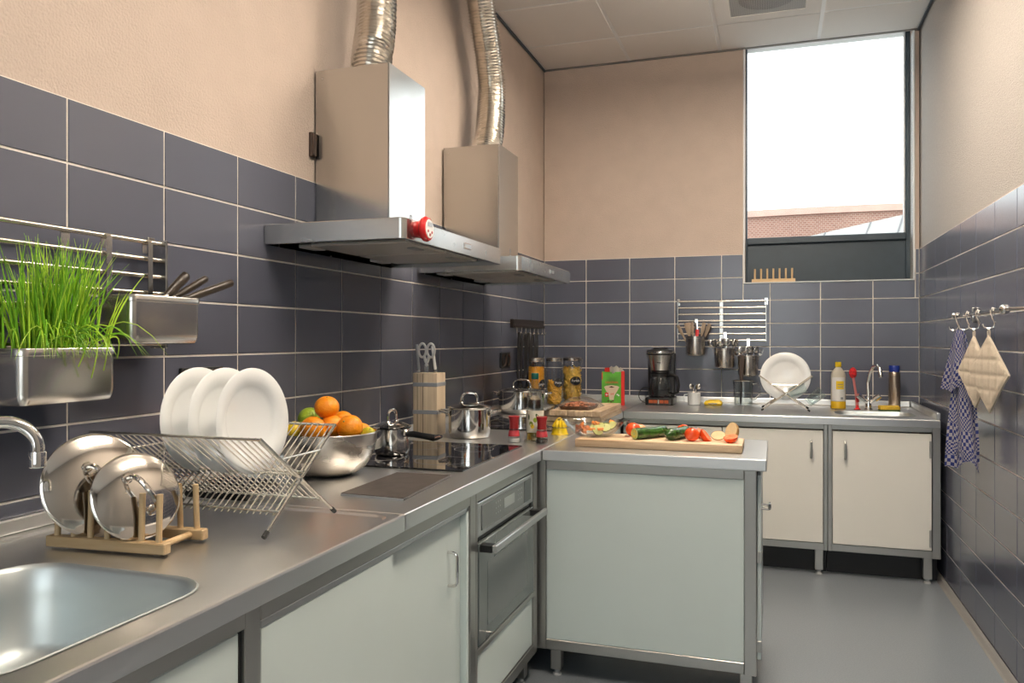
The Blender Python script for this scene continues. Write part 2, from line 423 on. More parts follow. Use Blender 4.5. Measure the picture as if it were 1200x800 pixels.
# grout bed + tiles
GR = 0.0058
def tile_mesh(w, h):
    """tile lying in XZ, front towards -y at y = 0, chamfered edge"""
    bm = BM(); e = 0.0012
    a = [(-w / 2, 0.004, -h / 2), (w / 2, 0.004, -h / 2), (w / 2, 0.004, h / 2), (-w / 2, 0.004, h / 2)]
    b = [(p[0], 0.001, p[2]) for p in a]
    c = [(p[0] * (1 - 2 * e / w), 0.0, p[2] * (1 - 2 * e / h)) for p in a]
    loft(bm, [a, b, c], cap0=False)
    return mesh('tile', bm, 'tile', smooth=False)
tile_cache = {}
def get_tile(w, h):
    k = (round(w, 3), round(h, 3))
    if k not in tile_cache: tile_cache[k] = tile_mesh(w, h)
    return tile_cache[k]
def add_tile(parent, me, loc, rz):
    o = bpy.data.objects.new('tile', me); C.objects.link(o); o.parent = parent
    j = rnd.uniform(-0.0003, 0.0003)
    o.matrix_basis = Matrix.Translation(loc) @ Matrix.Rotation(rz, 4, 'Z') @ T(0, j, 0) @ RX(rnd.uniform(-.12, .12)) @ RZ(rnd.uniform(-.12, .12))
def grid(a_list, rows): 
    for a0, a1 in zip(a_list[:-1], a_list[1:]):
        for r in rows: yield a0, a1, ZT - (r + 1) * PV, ZT - r * PV
# left wall (faces +x)
bm = BM(); box(bm, XL - 0.0065, XL - 0.0028, -0.9, YB, ZT - 7 * PV, ZT); obj('grout_bed', bm, 'grout', wall_left, smooth=False)
ys = [1.4283 + k * PH for k in range(-4, 14)]; ys[-1] = YB
for y0, y1, z0, z1 in grid(ys, range(7)):
    add_tile(wall_left, get_tile(y1 - y0 - GR, z1 - z0 - GR), (XL, (y0 + y1) / 2, (z0 + z1) / 2), PI / 2)
# back wall (faces -y), tiles cut around the window
bm = BM()
zb = ZT - 7 * PV
box(bm, XL, WX0 - 0.012, YB + 0.0028, YB + 0.0065, zb, ZT); box(bm, WX0 - 0.012, WX1 + 0.01, YB + 0.0028, YB + 0.0065, zb, WZ0 - 0.004); box(bm, WX1 + 0.01, XR, YB + 0.0028, YB + 0.0065, zb, ZT)
obj('grout_bed', bm, 'grout', wall_back, smooth=False)
xs = [XL] + [-1.2689 + k * PH for k in range(7)] + [XR]
for x0, x1, z0, z1 in grid(xs, range(7)):
    pieces = []
    wx0, wx1 = WX0 - 0.012, WX1 + 0.012
    if z1 <= WZ0 or x1 <= wx0 or x0 >= wx1: pieces.append((x0, x1, z0, z1))
    else:
        if x0 < wx0: pieces.append((x0, wx0, z0, z1))
        if x1 > wx1: pieces.append((wx1, x1, z0, z1))
        if z0 < WZ0 - 0.02: pieces.append((max(x0, wx0), min(x1, wx1), z0, WZ0 - 0.003))
    for a, b, c, d in pieces:
        if b - a > 0.012 and d - c > 0.012:
            add_tile(wall_back, get_tile(b - a - GR, d - c - GR), ((a + b) / 2, YB, (c + d) / 2), 0)
# right wall (faces -x)
bm = BM(); box(bm, XR + 0.0028, XR + 0.0065, 1.2, YB, 0.0, ZT); obj('grout_bed', bm, 'grout', wall_right, smooth=False)
ys = [4.014 + k * 0.3145 for k in range(-9, 5)] + [YB]
for y0, y1, z0, z1 in grid(ys, range(12)):
    add_tile(wall_right, get_tile(y1 - y0 - GR, z1 - z0 - GR), (XR, (y0 + y1) / 2, (z0 + z1) / 2), -PI / 2)
# skirting of the right wall
bm = BM(); prism(bm, [(XR - 0.003, 1.2, 0.0), (XR - 0.03, 1.2, 0.0), (XR - 0.022, 1.2, 0.006), (XR - 0.012, 1.2, 0.022), (XR - 0.003, 1.2, 0.03)], (0, YB - 1.2, 0))
struct('baseboard_right', bm, 'skirting')

# suspended ceiling: boards in a T-bar grid
ceiling = bstruct('ceiling', (XL - 0.2, XR + 0.2, YF - 0.2, YB + 0.2, ZCEIL + 0.03, ZCEIL + 0.15), 'white_bar')
GXS = [-1.574, -0.96, -0.348, 0.272, 0.857]
GYS = [5.47 ,5.015, 4.403, 3.79, 3.178, 2.565, 1.953, 1.34, 0.728, 0.115, -0.498, -1.11, YF]
ADDED_LAMPS = [(-0.10, 3.55), (0.1, 1.6)]  # where the added hanging panels sit
VENT = (2, 1)
for i in range(4):
    for j in range(len(GYS) - 1):
        if (i, j) == VENT: continue
        bm = BM(); bbox(bm, GXS[i] + 0.011, GXS[i + 1] - 0.011, GYS[j + 1] + 0.011, GYS[j] - 0.011, ZCEIL, ZCEIL + 0.02, 0.002, 1)
        obj('ceiling_tile', bm, 'ceil', ceiling, smooth=False)
for x in GXS:
    bm = BM(); box(bm, x - 0.012, x + 0.012, YF, YB, ZCEIL + 0.002, ZCEIL + 0.03); obj('grid_bar', bm, 'white_bar', ceiling, smooth=False)
for y in GYS[1:-1]:
    bm = BM(); box(bm, XL, XR, y - 0.012, y + 0.012, ZCEIL + 0.003, ZCEIL + 0.03); obj('grid_bar', bm, 'white_bar', ceiling, smooth=False)
# dark shadow-gap trim along the walls under the ceiling
for nm, b6 in (('trim_1', (XL, XL + 0.012, YF, YB, ZCEIL - 0.012, ZCEIL - 0.0005)), ('trim_2', (XR - 0.012, XR, YF, YB, ZCEIL - 0.012, ZCEIL - 0.0005))):
    bstruct(nm, b6, 'dark_frame')
bstruct('trim_3', (XL + 0.012, XR - 0.012, YB - 0.012, YB + 0.006, ZCEIL - 0.008, ZCEIL - 0.0005), 'skirting')

# hanging light panels added above the frame, brightening room and ceiling
M['lamp'] = emis('added_lamp_diffuser', ADDED_LAMP_COLOR, ADDED_LAMP_STRENGTH)
M['added_lamp_up'] = emis('added_lamp_uplight', ADDED_LAMP_COLOR, ADDED_LAMP_STRENGTH * 1.0)  # upward glow added to brighten the ceiling
ZL = 3.05
for n, (cx, cy) in enumerate(ADDED_LAMPS):
    t = thing('added_light_panel', ['added hanging light panel, out of view above the peninsula', 'added hanging light panel, out of view nearer the camera'][n], 'light', (cx, cy, ZL), group='added hanging light panels')
    hx, hy = 0.14, 0.56
    bm = BM()
    for b6 in ((-hx, hx, -hy, -hy + 0.02), (-hx, hx, hy - 0.02, hy), (-hx, -hx + 0.02, -hy + 0.02, hy - 0.02), (hx - 0.02, hx, -hy + 0.02, hy - 0.02)):
        box(bm, *b6, 0.0, 0.04)
    obj('frame', bm, 'white_bar', t, smooth=False)
    bm = BM(); box(bm, -hx + 0.02, hx - 0.02, -hy + 0.02, hy - 0.02, 0.004, 0.010); obj('diffuser', bm, 'lamp', t, smooth=False)
    bm = BM(); box(bm, -hx + 0.02, hx - 0.02, -hy + 0.02, hy - 0.02, 0.030, 0.036); obj('uplight', bm, 'added_lamp_up', t, smooth=False)
    for yy in (-hy + 0.05, hy - 0.05):
        bm = BM(); tube(bm, [(0, yy, 0.04), (0, yy, ZCEIL - ZL)], 0.002, 6); obj('wire', bm, 'polished', t)
# air vent
i, j = VENT
cx, cy = (GXS[i] + GXS[i + 1]) / 2, (GYS[j] + GYS[j + 1]) / 2
t = thing('ceiling_vent', 'square grey perforated air vent set in the white ceiling near the window', 'air vent', (cx, cy, ZCEIL - 0.004))
hx, hy = (GXS[i + 1] - GXS[i]) / 2 - 0.013, (GYS[j] - GYS[j + 1]) / 2 - 0.013
bm = BM(); k = 0.21
for b6 in ((-hx, hx, -hy, -k), (-hx, hx, k, hy), (-hx, -k, -k, k), (k, hx, -k, k)): box(bm, *b6, 0.0, 0.016)
obj('frame', bm, 'ceil', t, smooth=False)
def perf_mat():
    m, nt, b = new_mat('perforated_plate')
    tc = nt.nodes.new('ShaderNodeTexCoord'); v = nt.nodes.new('ShaderNodeTexVoronoi'); v.inputs['Scale'].default_value = 110; v.inputs['Randomness'].default_value = 0
    nt.links.new(tc.outputs['Object'], v.inputs['Vector'])
    r = nt.nodes.new('ShaderNodeValToRGB'); r.color_ramp.elements[0].color = (0.05, 0.05, 0.05, 1); r.color_ramp.elements[1].color = (0.42, 0.42, 0.41, 1)
    r.color_ramp.elements[0].position = 0.3; r.color_ramp.elements[1].position = 0.45
    nt.links.new(v.outputs['Distance'], r.inputs['Fac']); nt.links.new(r.outputs['Color'], b.inputs['Base Color'])
    b.inputs['Roughness'].default_value = 0.6
    return m
M['perf'] = perf_mat()
bm = BM(); box(bm, -k, k, -k, k, 0.003, 0.008); obj('perforated_plate', bm, 'perf', t, smooth=False)
bm = BM(); lathe(bm, [(0, -0.001), (0.11, -0.001), (0.15, 0.0), (0.16, 0.003)], 36); obj('deflector_disc', bm, 'perf', t)

# ------------------------------------------------------------------ window
W = bpy.data.objects.new('window_1', None); C.objects.link(W); W['kind'] = 'structure'
W.matrix_basis = T((WX0 + WX1) / 2, YB + 0.1, WZ0)
yw = YB + 0.13
def wpart(name, b6, mat, bev=0.003):
    bm = BM(); bbox(bm, *b6, bev, 1); return obj(name, bm, mat, W, world=True, smooth=False)
zp = 1.942
wpart('frame_left', (WX0, WX0 + 0.012, yw - 0.03, yw + 0.05, WZ0, ZCEIL + 0.1), 'dark_frame')
wpart('frame_right', (WX1 - 0.026, WX1, yw - 0.02, yw + 0.05, WZ0, ZCEIL + 0.1), 'dark_frame')
wpart('frame_bead', (WX1 - 0.036, WX1 - 0.027, yw - 0.01, yw + 0.03, zp + 0.03, ZCEIL + 0.1), 'white_bar')
wpart('lower_panel', (WX0 + 0.012, WX1 - 0.026, yw - 0.02, yw + 0.04, WZ0, zp), 'dark_frame')
wpart('transom', (WX0 + 0.012, WX1 - 0.026, yw - 0.045, yw + 0.05, zp, zp + 0.045), 'dark_frame', 0.006)
wpart('pane', (WX0 + 0.012, WX1 - 0.036, yw + 0.008, yw + 0.014, zp + 0.045, ZCEIL + 0.1), 'pane', 0.001)
wpart('sill', (WX0 - 0.004, WX1 + 0.004, YB - 0.008, yw - 0.02, WZ0 - 0.008, WZ0), 'white_bar')
wpart('reveal_trim', (WX0 - 0.012, WX0, YB - 0.006, yw + 0.05, WZ0 - 0.008, ZCEIL - 0.002), 'white_bar')
wpart('reveal_trim', (WX1, WX1 + 0.010, YB - 0.004, yw + 0.05, WZ0 - 0.008, ZCEIL - 0.002), 'white_bar')
wpart('header', (WX0 - 0.012, WX1 + 0.012, YB + 0.0066, yw + 0.06, ZCEIL + 0.1, ZCEIL + 0.2), 'white_bar')

W2_ = bpy.data.objects.new('added_window', None); C.objects.link(W2_); W2_['kind'] = 'structure'; W2_.matrix_basis = T((FX0 + FX1) / 2, YF - 0.1, FZ0)  # unseen window added behind the camera to let in cool fill light
def w2part(name, b6, mat):
    bm = BM(); bbox(bm, *b6, 0.003, 1); return obj(name, bm, mat, W2_, world=True, smooth=False)
for x0_, x1_ in ((FX0, FX0 + 0.05), ((FX0 + FX1) / 2 - 0.025, (FX0 + FX1) / 2 + 0.025), (FX1 - 0.05, FX1)): w2part('frame_post', (x0_, x1_, YF - 0.13, YF - 0.07, FZ0, FZ1), 'dark_frame')
for z0_, z1_ in ((FZ0, FZ0 + 0.05), (FZ1 - 0.05, FZ1)): w2part('frame_rail', (FX0 + 0.05, FX1 - 0.05, YF - 0.128, YF - 0.072, z0_, z1_), 'dark_frame')
w2part('pane', (FX0 + 0.05, FX1 - 0.05, YF - 0.103, YF - 0.097, FZ0 + 0.05, FZ1 - 0.05), 'pane')
# ------------------------------------------------------------------ outside the window
def brick_mat():
    m, nt, b = new_mat('far_brickwork')
    tc = nt.nodes.new('ShaderNodeTexCoord'); mp = nt.nodes.new('ShaderNodeMapping'); mp.inputs['Rotation'].default_value = (PI / 2, 0, 0)
    nt.links.new(tc.outputs['Object'], mp.inputs['Vector'])
    br = nt.nodes.new('ShaderNodeTexBrick'); br.inputs['Color1'].default_value = (0.25, 0.115, 0.085, 1); br.inputs['Color2'].default_value = (0.32, 0.155, 0.115, 1)
    br.inputs['Mortar'].default_value = (0.42, 0.33, 0.27, 1); br.inputs['Scale'].default_value = 4.5; br.inputs['Mortar Size'].default_value = 0.03
    nt.links.new(mp.outputs['Vector'], br.inputs['Vector']); nt.links.new(br.outputs['Color'], b.inputs['Base Color'])
    b.inputs['Roughness'].default_value = 0.9
    return m
M['brickwork'] = brick_mat()
M['coping'] = simple('pale_coping', (0.50, 0.34, 0.28), 0.8, noise=0.08, nscale=3)
M['far_roof'] = simple('pale_metal_roof', (0.46, 0.46, 0.44), 0.6, noise=0.04, nscale=2)
M['asphalt'] = simple('pavement', (0.35, 0.35, 0.34), 0.9, noise=0.15, nscale=3)
bm = BM(); box(bm, -30, 40, YB + 0.4, 60, -0.3, -0.1); go = struct('ground_outside', bm, 'asphalt')
yo = 24.0
tl = ony(872, 254, yo); tr = ony(1072, 250, yo)
t = thing('brick_building', 'red brick building with pale coping seen through the window', 'building', (tl.x - 2, yo, -0.1))
def curved_wall(z0, z1, off):
    bm = BM(); n = 24; a = []; b = []
    for i in range(n + 1):
        u = i / n; x = tl.x - 6 + (tr.x - tl.x + 12) * u; y = yo - off + 1.6 * (2 * u - 1) ** 2
        a.append((x, y, z0)); b.append((x, y, z1))
    a2 = [(p[0], yo + 6, p[2]) for p in (a[-1], a[0])]; b2 = [(p[0], yo + 6, p[2]) for p in (b[-1], b[0])]
    loft(bm, [a + a2, b + b2]); return bm
obj('facade', curved_wall(-0.1, tl.z - 0.02, 0.0), 'brickwork', t, world=True)
obj('coping', curved_wall(tl.z - 0.02, tl.z + 0.17, 0.12), 'coping', t, world=True)
yr_ = 20.0
p0, p1, p2, p3 = ony(925, 282, yr_), ony(1082, 246, yr_), ony(1082, 300, yr_), ony(925, 300, yr_)
t = thing('sloping_roof', 'pale grey sloping roof in front of the brick building outside the window', 'roof', (p0.x, yr_, -0.1))
bm = BM(); prism(bm, [p0, p1, p2, p3], (0, 2.0, 0)); obj('roof_sheet', bm, 'far_roof', t, world=True, smooth=False)
bm = BM(); prism(bm, [p3, p2, (p2.x, p2.y, -0.1), (p3.x, p3.y, -0.1)], (0, 2.0, 0)); obj('supporting_wall', bm, 'coping', t, world=True, smooth=False)
for u in (0.28, 0.62, 0.86):
    a = p0.lerp(p1, u); b = p3.lerp(p2, u - 0.10)
    bm = BM(); tube(bm, [a + Vector((0, -0.01, 0)), b + Vector((0, -0.01, 0))], 0.02, 6); obj('seam', bm, 'grey_ink', t, world=True)
# ------------------------------------------------------------------ worktops
XF = -0.845        # front edge of the left worktop
YBF = 4.615        # front edge of the back worktop
YI0, YI1, XI1 = 2.893, 3.470, -0.025   # peninsula
TOPT = 0.042
def fill_between(bm, outer, inner):
    es = []
    for ring in (outer, inner):
        n = len(ring)
        for i in range(n):
            a, b = ring[i], ring[(i + 1) % n]
            e = bm.edges.get((a, b)) or bm.edges.new((a, b))
            es.append(e)
    bmesh.ops.triangle_fill(bm, use_beauty=True, use_dissolve=False, edges=es)
def sink_top(t, x0, x1, y0, y1, rec, sink, depth, mat, rd=0.004):
    """steel slab with a slightly sunken middle and a pressed basin; the basin is a part of its own"""
    bm = BM(); z = ZW
    L = [rrect(x0 + 0.002, x1 - 0.002, y0 + 0.002, y1 - 0.002, 0.003, z - TOPT),
         rrect(x0, x1, y0, y1, 0.003, z - TOPT + 0.002), rrect(x0, x1, y0, y1, 0.003, z - 0.005),
         rrect(x0 + 0.0015, x1 - 0.0015, y0 + 0.0015, y1 - 0.0015, 0.003, z - 0.0015),
         rrect(x0 + 0.005, x1 - 0.005, y0 + 0.005, y1 - 0.005, 0.003, z),
         rrect(rec[0], rec[1], rec[2], rec[3], 0.035, z), rrect(rec[0] + 0.008, rec[1] - 0.008, rec[2] + 0.008, rec[3] - 0.008, 0.03, z - rd)]
    rings = loft(bm, L, cap0=False, cap1=False)
    s = [bm.verts.new(p) for p in rrect(*sink, 0.085, z - rd, 6)]
    fill_between(bm, rings[-1], s)
    obj('slab', bm, mat, t, world=True, ang=14)
    bm = BM(); sx0, sx1, sy0, sy1 = sink; zz = z - rd
    def lp(i, dz, r): return rrect(sx0 + i, sx1 - i, sy0 + i, sy1 - i, r, zz - dz, 6)
    loops = [lp(-0.006, -0.0015, 0.09), lp(-0.003, -0.003, 0.088), lp(0.0, -0.001, 0.085), lp(0.004, 0.006, 0.085), lp(0.010, 0.05, 0.082), lp(0.022, depth - 0.03, 0.08), lp(0.035, depth - 0.01, 0.075), lp(0.06, depth, 0.07)]
    loft(bm, loops, cap0=False, cap1=True)
    b = obj('sink_basin', bm, 'sink', t, world=True, ang=50)
    cx, cy = (sx0 + sx1) / 2, (sy0 + sy1) / 2
    bm = BM(); lathe(bm, [(0, 0.004), (0.03, 0.003), (0.042, 0.006), (0.045, 0.001)], 28, T(cx, cy, zz - depth))
    obj('drain', bm, 'chrome', t, world=True)
def upstand(t, b6, mat='steel_y'):
    bm = BM(); bbox(bm, *b6, 0.004, 2); obj('upstand', bm, mat, t, world=True, smooth=False)
tA = thing('sink_worktop', 'long brushed steel sink worktop with a rounded basin in the near left', 'worktop', (XL, 0.7, ZW - TOPT))
sink_top(tA, XL + 0.002, XF, -0.5, 1.7195, (XL + 0.045, XF - 0.022, -0.45, 1.692), (-1.345, -0.925, 0.69, 1.142), 0.165, 'steel_y')
upstand(tA, (XL + 0.002, XL + 0.022, -0.5, 1.7195, ZW + 0.001, ZW + 0.034))
tB = thing('steel_worktop', 'steel worktop carrying the black hobs along the left tiled wall', 'worktop', (XL, 3.6, ZW - TOPT))
bm = BM(); bbox(bm, XL + 0.002, XF, 1.7215, YB - 0.003, ZW - TOPT, ZW, 0.004, 3); obj('slab', bm, 'steel_y', tB, world=True, smooth=False)
upstand(tB, (XL + 0.002, XL + 0.022, 1.7215, YB - 0.003, ZW + 0.001, ZW + 0.034))
upstand(tB, (XL + 0.024, XF, YB - 0.022, YB - 0.003, ZW + 0.001, ZW + 0.036), 'steel_x')
tC = thing('sink_worktop', 'steel sink worktop under the window along the back wall', 'worktop', (0, 5.0, ZW - TOPT))
XC1 = 0.826
sink_top(tC, XF + 0.002, XC1, YBF, YB - 0.003, (-0.18, XC1 - 0.03, YBF + 0.03, YB - 0.05), (0.335, 0.745, 4.79, 5.10), 0.15, 'steel_x')
upstand(tC, (XF + 0.002, XC1 - 0.022, YB - 0.022, YB - 0.003, ZW + 0.001, ZW + 0.036), 'steel_x')
upstand(tC, (XC1 - 0.02, XC1, YBF, YB - 0.003, ZW + 0.001, ZW + 0.036))
tI = thing('peninsula_worktop', 'short steel worktop of the peninsula under the wooden cutting board', 'worktop', (-0.43, 3.18, ZW - TOPT))
bm = BM(); bbox(bm, XF + 0.002, XI1, YI0, YI1, ZW - TOPT, ZW, 0.004, 3); obj('slab', bm, 'steel_x', tI, world=True, smooth=False)

# ------------------------------------------------------------------ cabinets
def part(t, name, b6, mat, bev=0.002, seg=1, label=None):
    bm = BM(); bbox(bm, *b6, bev, seg); return obj(name, bm, mat, t, world=True, smooth=False, label=label)
ZTOP = ZW - TOPT - 0.001   # underside of worktops
ZB0, ZB1 = 0.109, 0.149    # bottom rail
def legs(t, spots, s=0.042):
    for x, y in spots:
        lg = part(t, 'leg', (x - s / 2, x + s / 2, y - s / 2, y + s / 2, 0.026, ZB0 - 0.0005), 'steel_frame')
        bm = BM(); lathe(bm, [(0, 0), (0.017, 0), (0.017, 0.006), (0.011, 0.01), (0.011, 0.03), (0, 0.03)], 14, T(x, y, 0)); obj('foot', bm, 'grey_plastic', lg, world=True)
xf = -0.862   # cabinet front plane, left run
xi = XL + 0.03
def left_cab(label, y0, y1):
    t = thing('base_cabinet', label, 'cabinet', (xf - 0.3, (y0 + y1) / 2, 0))
    part(t, 'top_rail', (xf - 0.03, xf, y0, y1, 0.803, ZTOP), 'steel_frame')
    part(t, 'bottom_rail', (xf - 0.03, xf, y0, y1, ZB0, ZB1), 'steel_frame')
    part(t, 'back_panel', (xi, xi + 0.012, y0, y1, ZB0, ZTOP - 0.01), 'steel_frame')
    part(t, 'bottom_shelf', (xi + 0.013, xf - 0.031, y0 + 0.001, y1 - 0.001, ZB0 + 0.004, ZB0 + 0.022), 'steel_frame')
    return t
def post(t, y0, y1): part(t, 'post', (xf - 0.04, xf + 0.001, y0, y1, ZB0, ZTOP), 'steel_frame')
def bow_handle(t, x, y, z, length, out, axis):
    """bent-wire handle lying along axis ('z' or 'y'), standing off in +x"""
    bm = BM(); h = length / 2; r = 0.012; pts = []
    prof = [(-h, 0), (-h, out - r), (-h + r * 0.3, out - r * 0.3), (-h + r, out), (h - r, out), (h - r * 0.3, out - r * 0.3), (h, out - r), (h, 0)]
    for a, o in prof: pts.append((x + o, y, z + a) if axis == 'z' else (x + o, y + a, z))
    tube(bm, pts, 0.0045, 10); return obj('handle', bm, 'polished', t, world=True)
t1 = left_cab('grey steel-framed base cabinet below the sink basin, nearest the camera', -0.45, 1.18)
post(t1, 1.136, 1.1795)
d = part(t1, 'door', (xf - 0.020, xf - 0.006, -0.40, 1.128, ZB1 + 0.003, 0.800), 'panel')
bm = BM(); box(bm, xf - 0.0215, xf - 0.0065, 1.1285, 1.1355, ZB1, 0.803); obj('seal_strip', bm, 'rubber', t1, world=True, smooth=False)
t2 = left_cab('base cabinet with two pale sliding doors between the sink cabinet and the oven', 1.182, 2.238)
part(t2, 'top_track', (xf - 0.036, xf - 0.002, 1.184, 2.19, 0.788, 0.8025), 'silver')
d1 = part(t2, 'sliding_door', (xf - 0.016, xf - 0.004, 1.186, 1.697, ZB1 + 0.002, 0.787), 'panel')
d2 = part(t2, 'sliding_door', (xf - 0.034, xf - 0.022, 1.66, 2.166, ZB1 + 0.002, 0.787), 'panel')
part(t2, 'door_edge_profile', (xf - 0.036, xf - 0.002, 2.168, 2.186, ZB1 + 0.002, 0.8025), 'panel')
post(t2, 2.190, 2.237)
bow_handle(d2, xf - 0.022, 2.075, 0.646, 0.095, 0.028, 'z')
bow_handle(d1, xf - 0.004, 1.262, 0.49, 0.09, 0.028, 'y')
legs(t2, [(xf - 0.05, 1.3), (xf - 0.05, 2.2), (xi + 0.05, 1.3), (xi + 0.05, 2.2)])
legs(t1, [(xf - 0.05, 0.3), (xf - 0.05, 1.1), (xi + 0.05, 0.3), (xi + 0.05, 1.1)])
# oven housing and oven
t3 = left_cab('steel oven housing with a pale drawer front below the oven', 2.240, 2.89)
post(t3, 2.240, 2.252); post(t3, 2.842, 2.888)
part(t3, 'drawer_front', (xf - 0.020, xf - 0.004, 2.256, 2.838, ZB1 + 0.004, 0.330), 'panel')
part(t3, 'mid_rail', (xf - 0.03, xf + 0.002, 2.252, 2.842, 0.332, 0.352), 'steel_frame')
legs(t3, [(xf - 0.05, 2.30), (xf - 0.05, 2.84), (xi + 0.05, 2.30), (xi + 0.05, 2.84)])
ov = thing('built_in_oven', 'built-in oven with grey glass door and long bar handle below the hob', 'oven', (xf, 2.547, 0.355))
part(ov, 'body', (xf - 0.5, xf - 0.02, 2.258, 2.836, 0.360, 0.795), 'grey_plastic')
cp = part(ov, 'control_panel', (xf - 0.019, xf - 0.001, 2.258, 2.836, 0.692, 0.798), 'silver')
part(cp, 'control_glass', (xf - 0.0005, xf + 0.0012, 2.285, 2.806, 0.708, 0.786), 'oven_screen', 0.0004) if False else None
def sub(parent, name, b6, mat, bev=0.0006):
    bm = BM(); bbox(bm, *b6, bev, 1)
    inv = (parent.parent.matrix_basis @ parent.matrix_basis).inverted() if parent.parent else parent.matrix_basis.inverted()
    for v in bm.verts: v.co = inv @ v.co
    return obj(name, bm, mat, parent, smooth=False)
sub(cp, 'control_glass', (xf - 0.0008, xf + 0.0012, 2.288, 2.722, 0.708, 0.786), 'oven_screen')
sub(cp, 'dark_screen', (xf - 0.0008, xf + 0.0012, 2.724, 2.806, 0.708, 0.786), 'black_gloss')
sub(cp, 'display', (xf + 0.0013, xf + 0.002, 2.50, 2.61, 0.734, 0.768), 'oven_display', 0.0002)
for i, y in enumerate((2.42, 2.44, 2.46, 2.65, 2.67, 2.69)):
    for z in (0.735, 0.752, 0.769): sub(cp, 'touch_mark', (xf + 0.0013, xf + 0.0017, y - 0.004, y + 0.004, z - 0.003, z + 0.003), 'oven_display', 0.0001)
part(ov, 'vent_slot', (xf - 0.019, xf - 0.010, 2.258, 2.836, 0.676, 0.690), 'black')
dr = part(ov, 'door', (xf - 0.019, xf + 0.003, 2.258, 2.836, 0.356, 0.674), 'oven_glass', 0.003)
sub(dr, 'inner_window', (xf + 0.0032, xf + 0.0038, 2.335, 2.756, 0.400, 0.60), 'oven_screen', 0.0002)
hd = part(ov, 'handle', (xf + 0.043, xf + 0.058, 2.262, 2.832, 0.648, 0.672), 'silver', 0.003)
for y in (2.275, 2.80): sub(hd, 'handle_bracket', (xf + 0.0035, xf + 0.0428, y - 0.012, y + 0.022, 0.648, 0.670), 'black')
# corner filler run behind the peninsula
t4 = thing('base_cabinet', 'steel-framed corner base cabinet under the wooden chopping blocks', 'cabinet', (xf - 0.3, 3.7, 0))
part(t4, 'front_panel', (xf - 0.03, xf - 0.008, 3.47, YBF + 0.05, ZB1, 0.80), 'panel')
part(t4, 'top_rail', (xf - 0.03, xf - 0.002, 3.47, YBF + 0.05, 0.803, ZTOP), 'steel_frame')
part(t4, 'bottom_rail', (xf - 0.03, xf - 0.002, 3.47, YBF + 0.05, ZB0, ZB1), 'steel_frame')
legs(t4, [(xf - 0.05, 3.5), (xf - 0.05, 4.6), (xi + 0.05, 3.5)])
# peninsula cabinet
yp = 2.920
tp = thing('peninsula_cabinet', 'steel-framed peninsula cabinet with a large blank white panel facing the room', 'cabinet', (-0.45, 3.2, 0))
part(tp, 'post', (-0.876, -0.835, yp - 0.002, yp + 0.04, ZB0, ZTOP), 'steel_frame')
part(tp, 'post', (-0.1015, -0.060, yp - 0.002, yp + 0.04, ZB0 - 0.002, ZTOP), 'steel_frame')
part(tp, 'post', (-0.1015, -0.060, 3.405, 3.447, ZB0, ZTOP), 'steel_frame')
part(tp, 'post', (-0.859, -0.835, 3.405, 3.447, ZB0, ZTOP), 'steel_frame')
part(tp, 'top_rail', (-0.8345, -0.102, yp, yp + 0.03, 0.802, ZTOP), 'steel_frame')
part(tp, 'bottom_rail', (-0.8345, -0.102, yp, yp + 0.03, ZB0, ZB1), 'steel_frame')
part(tp, 'front_panel', (-0.8342, -0.1023, yp + 0.002, yp + 0.016, ZB1 + 0.0005, 0.8015), 'panel')
part(tp, 'back_panel', (-0.8342, -0.1023, 3.425, 3.44, ZB0, 0.83), 'panel')
dd = part(tp, 'door', (-0.058, -0.045, 2.962, 3.405, ZB1 + 0.002, 0.815), 'panel')
bm = BM()
for z in (0.690, 0.706): tube(bm, [(-0.045, 2.985, z), (-0.020, 2.985, z), (-0.016, 2.988, z), (-0.016, 3.02, z)], 0.004, 8)
tube(bm, [(-0.016, 3.0, 0.690), (-0.016, 3.0, 0.706)], 0.005, 8)
inv = (tp.matrix_basis @ dd.matrix_basis).inverted()
for v in bm.verts: v.co = inv @ v.co
obj('handle', bm, 'polished', dd)
for z in (0.20, 0.52): sub(dd, 'hinge', (-0.0595, -0.0435, 2.955, 2.9615, z - 0.02, z + 0.02), 'steel_frame')
legs(tp, [(-0.802, yp + 0.042), (-0.097, yp + 0.042), (-0.802, 3.40), (-0.097, 3.40)])
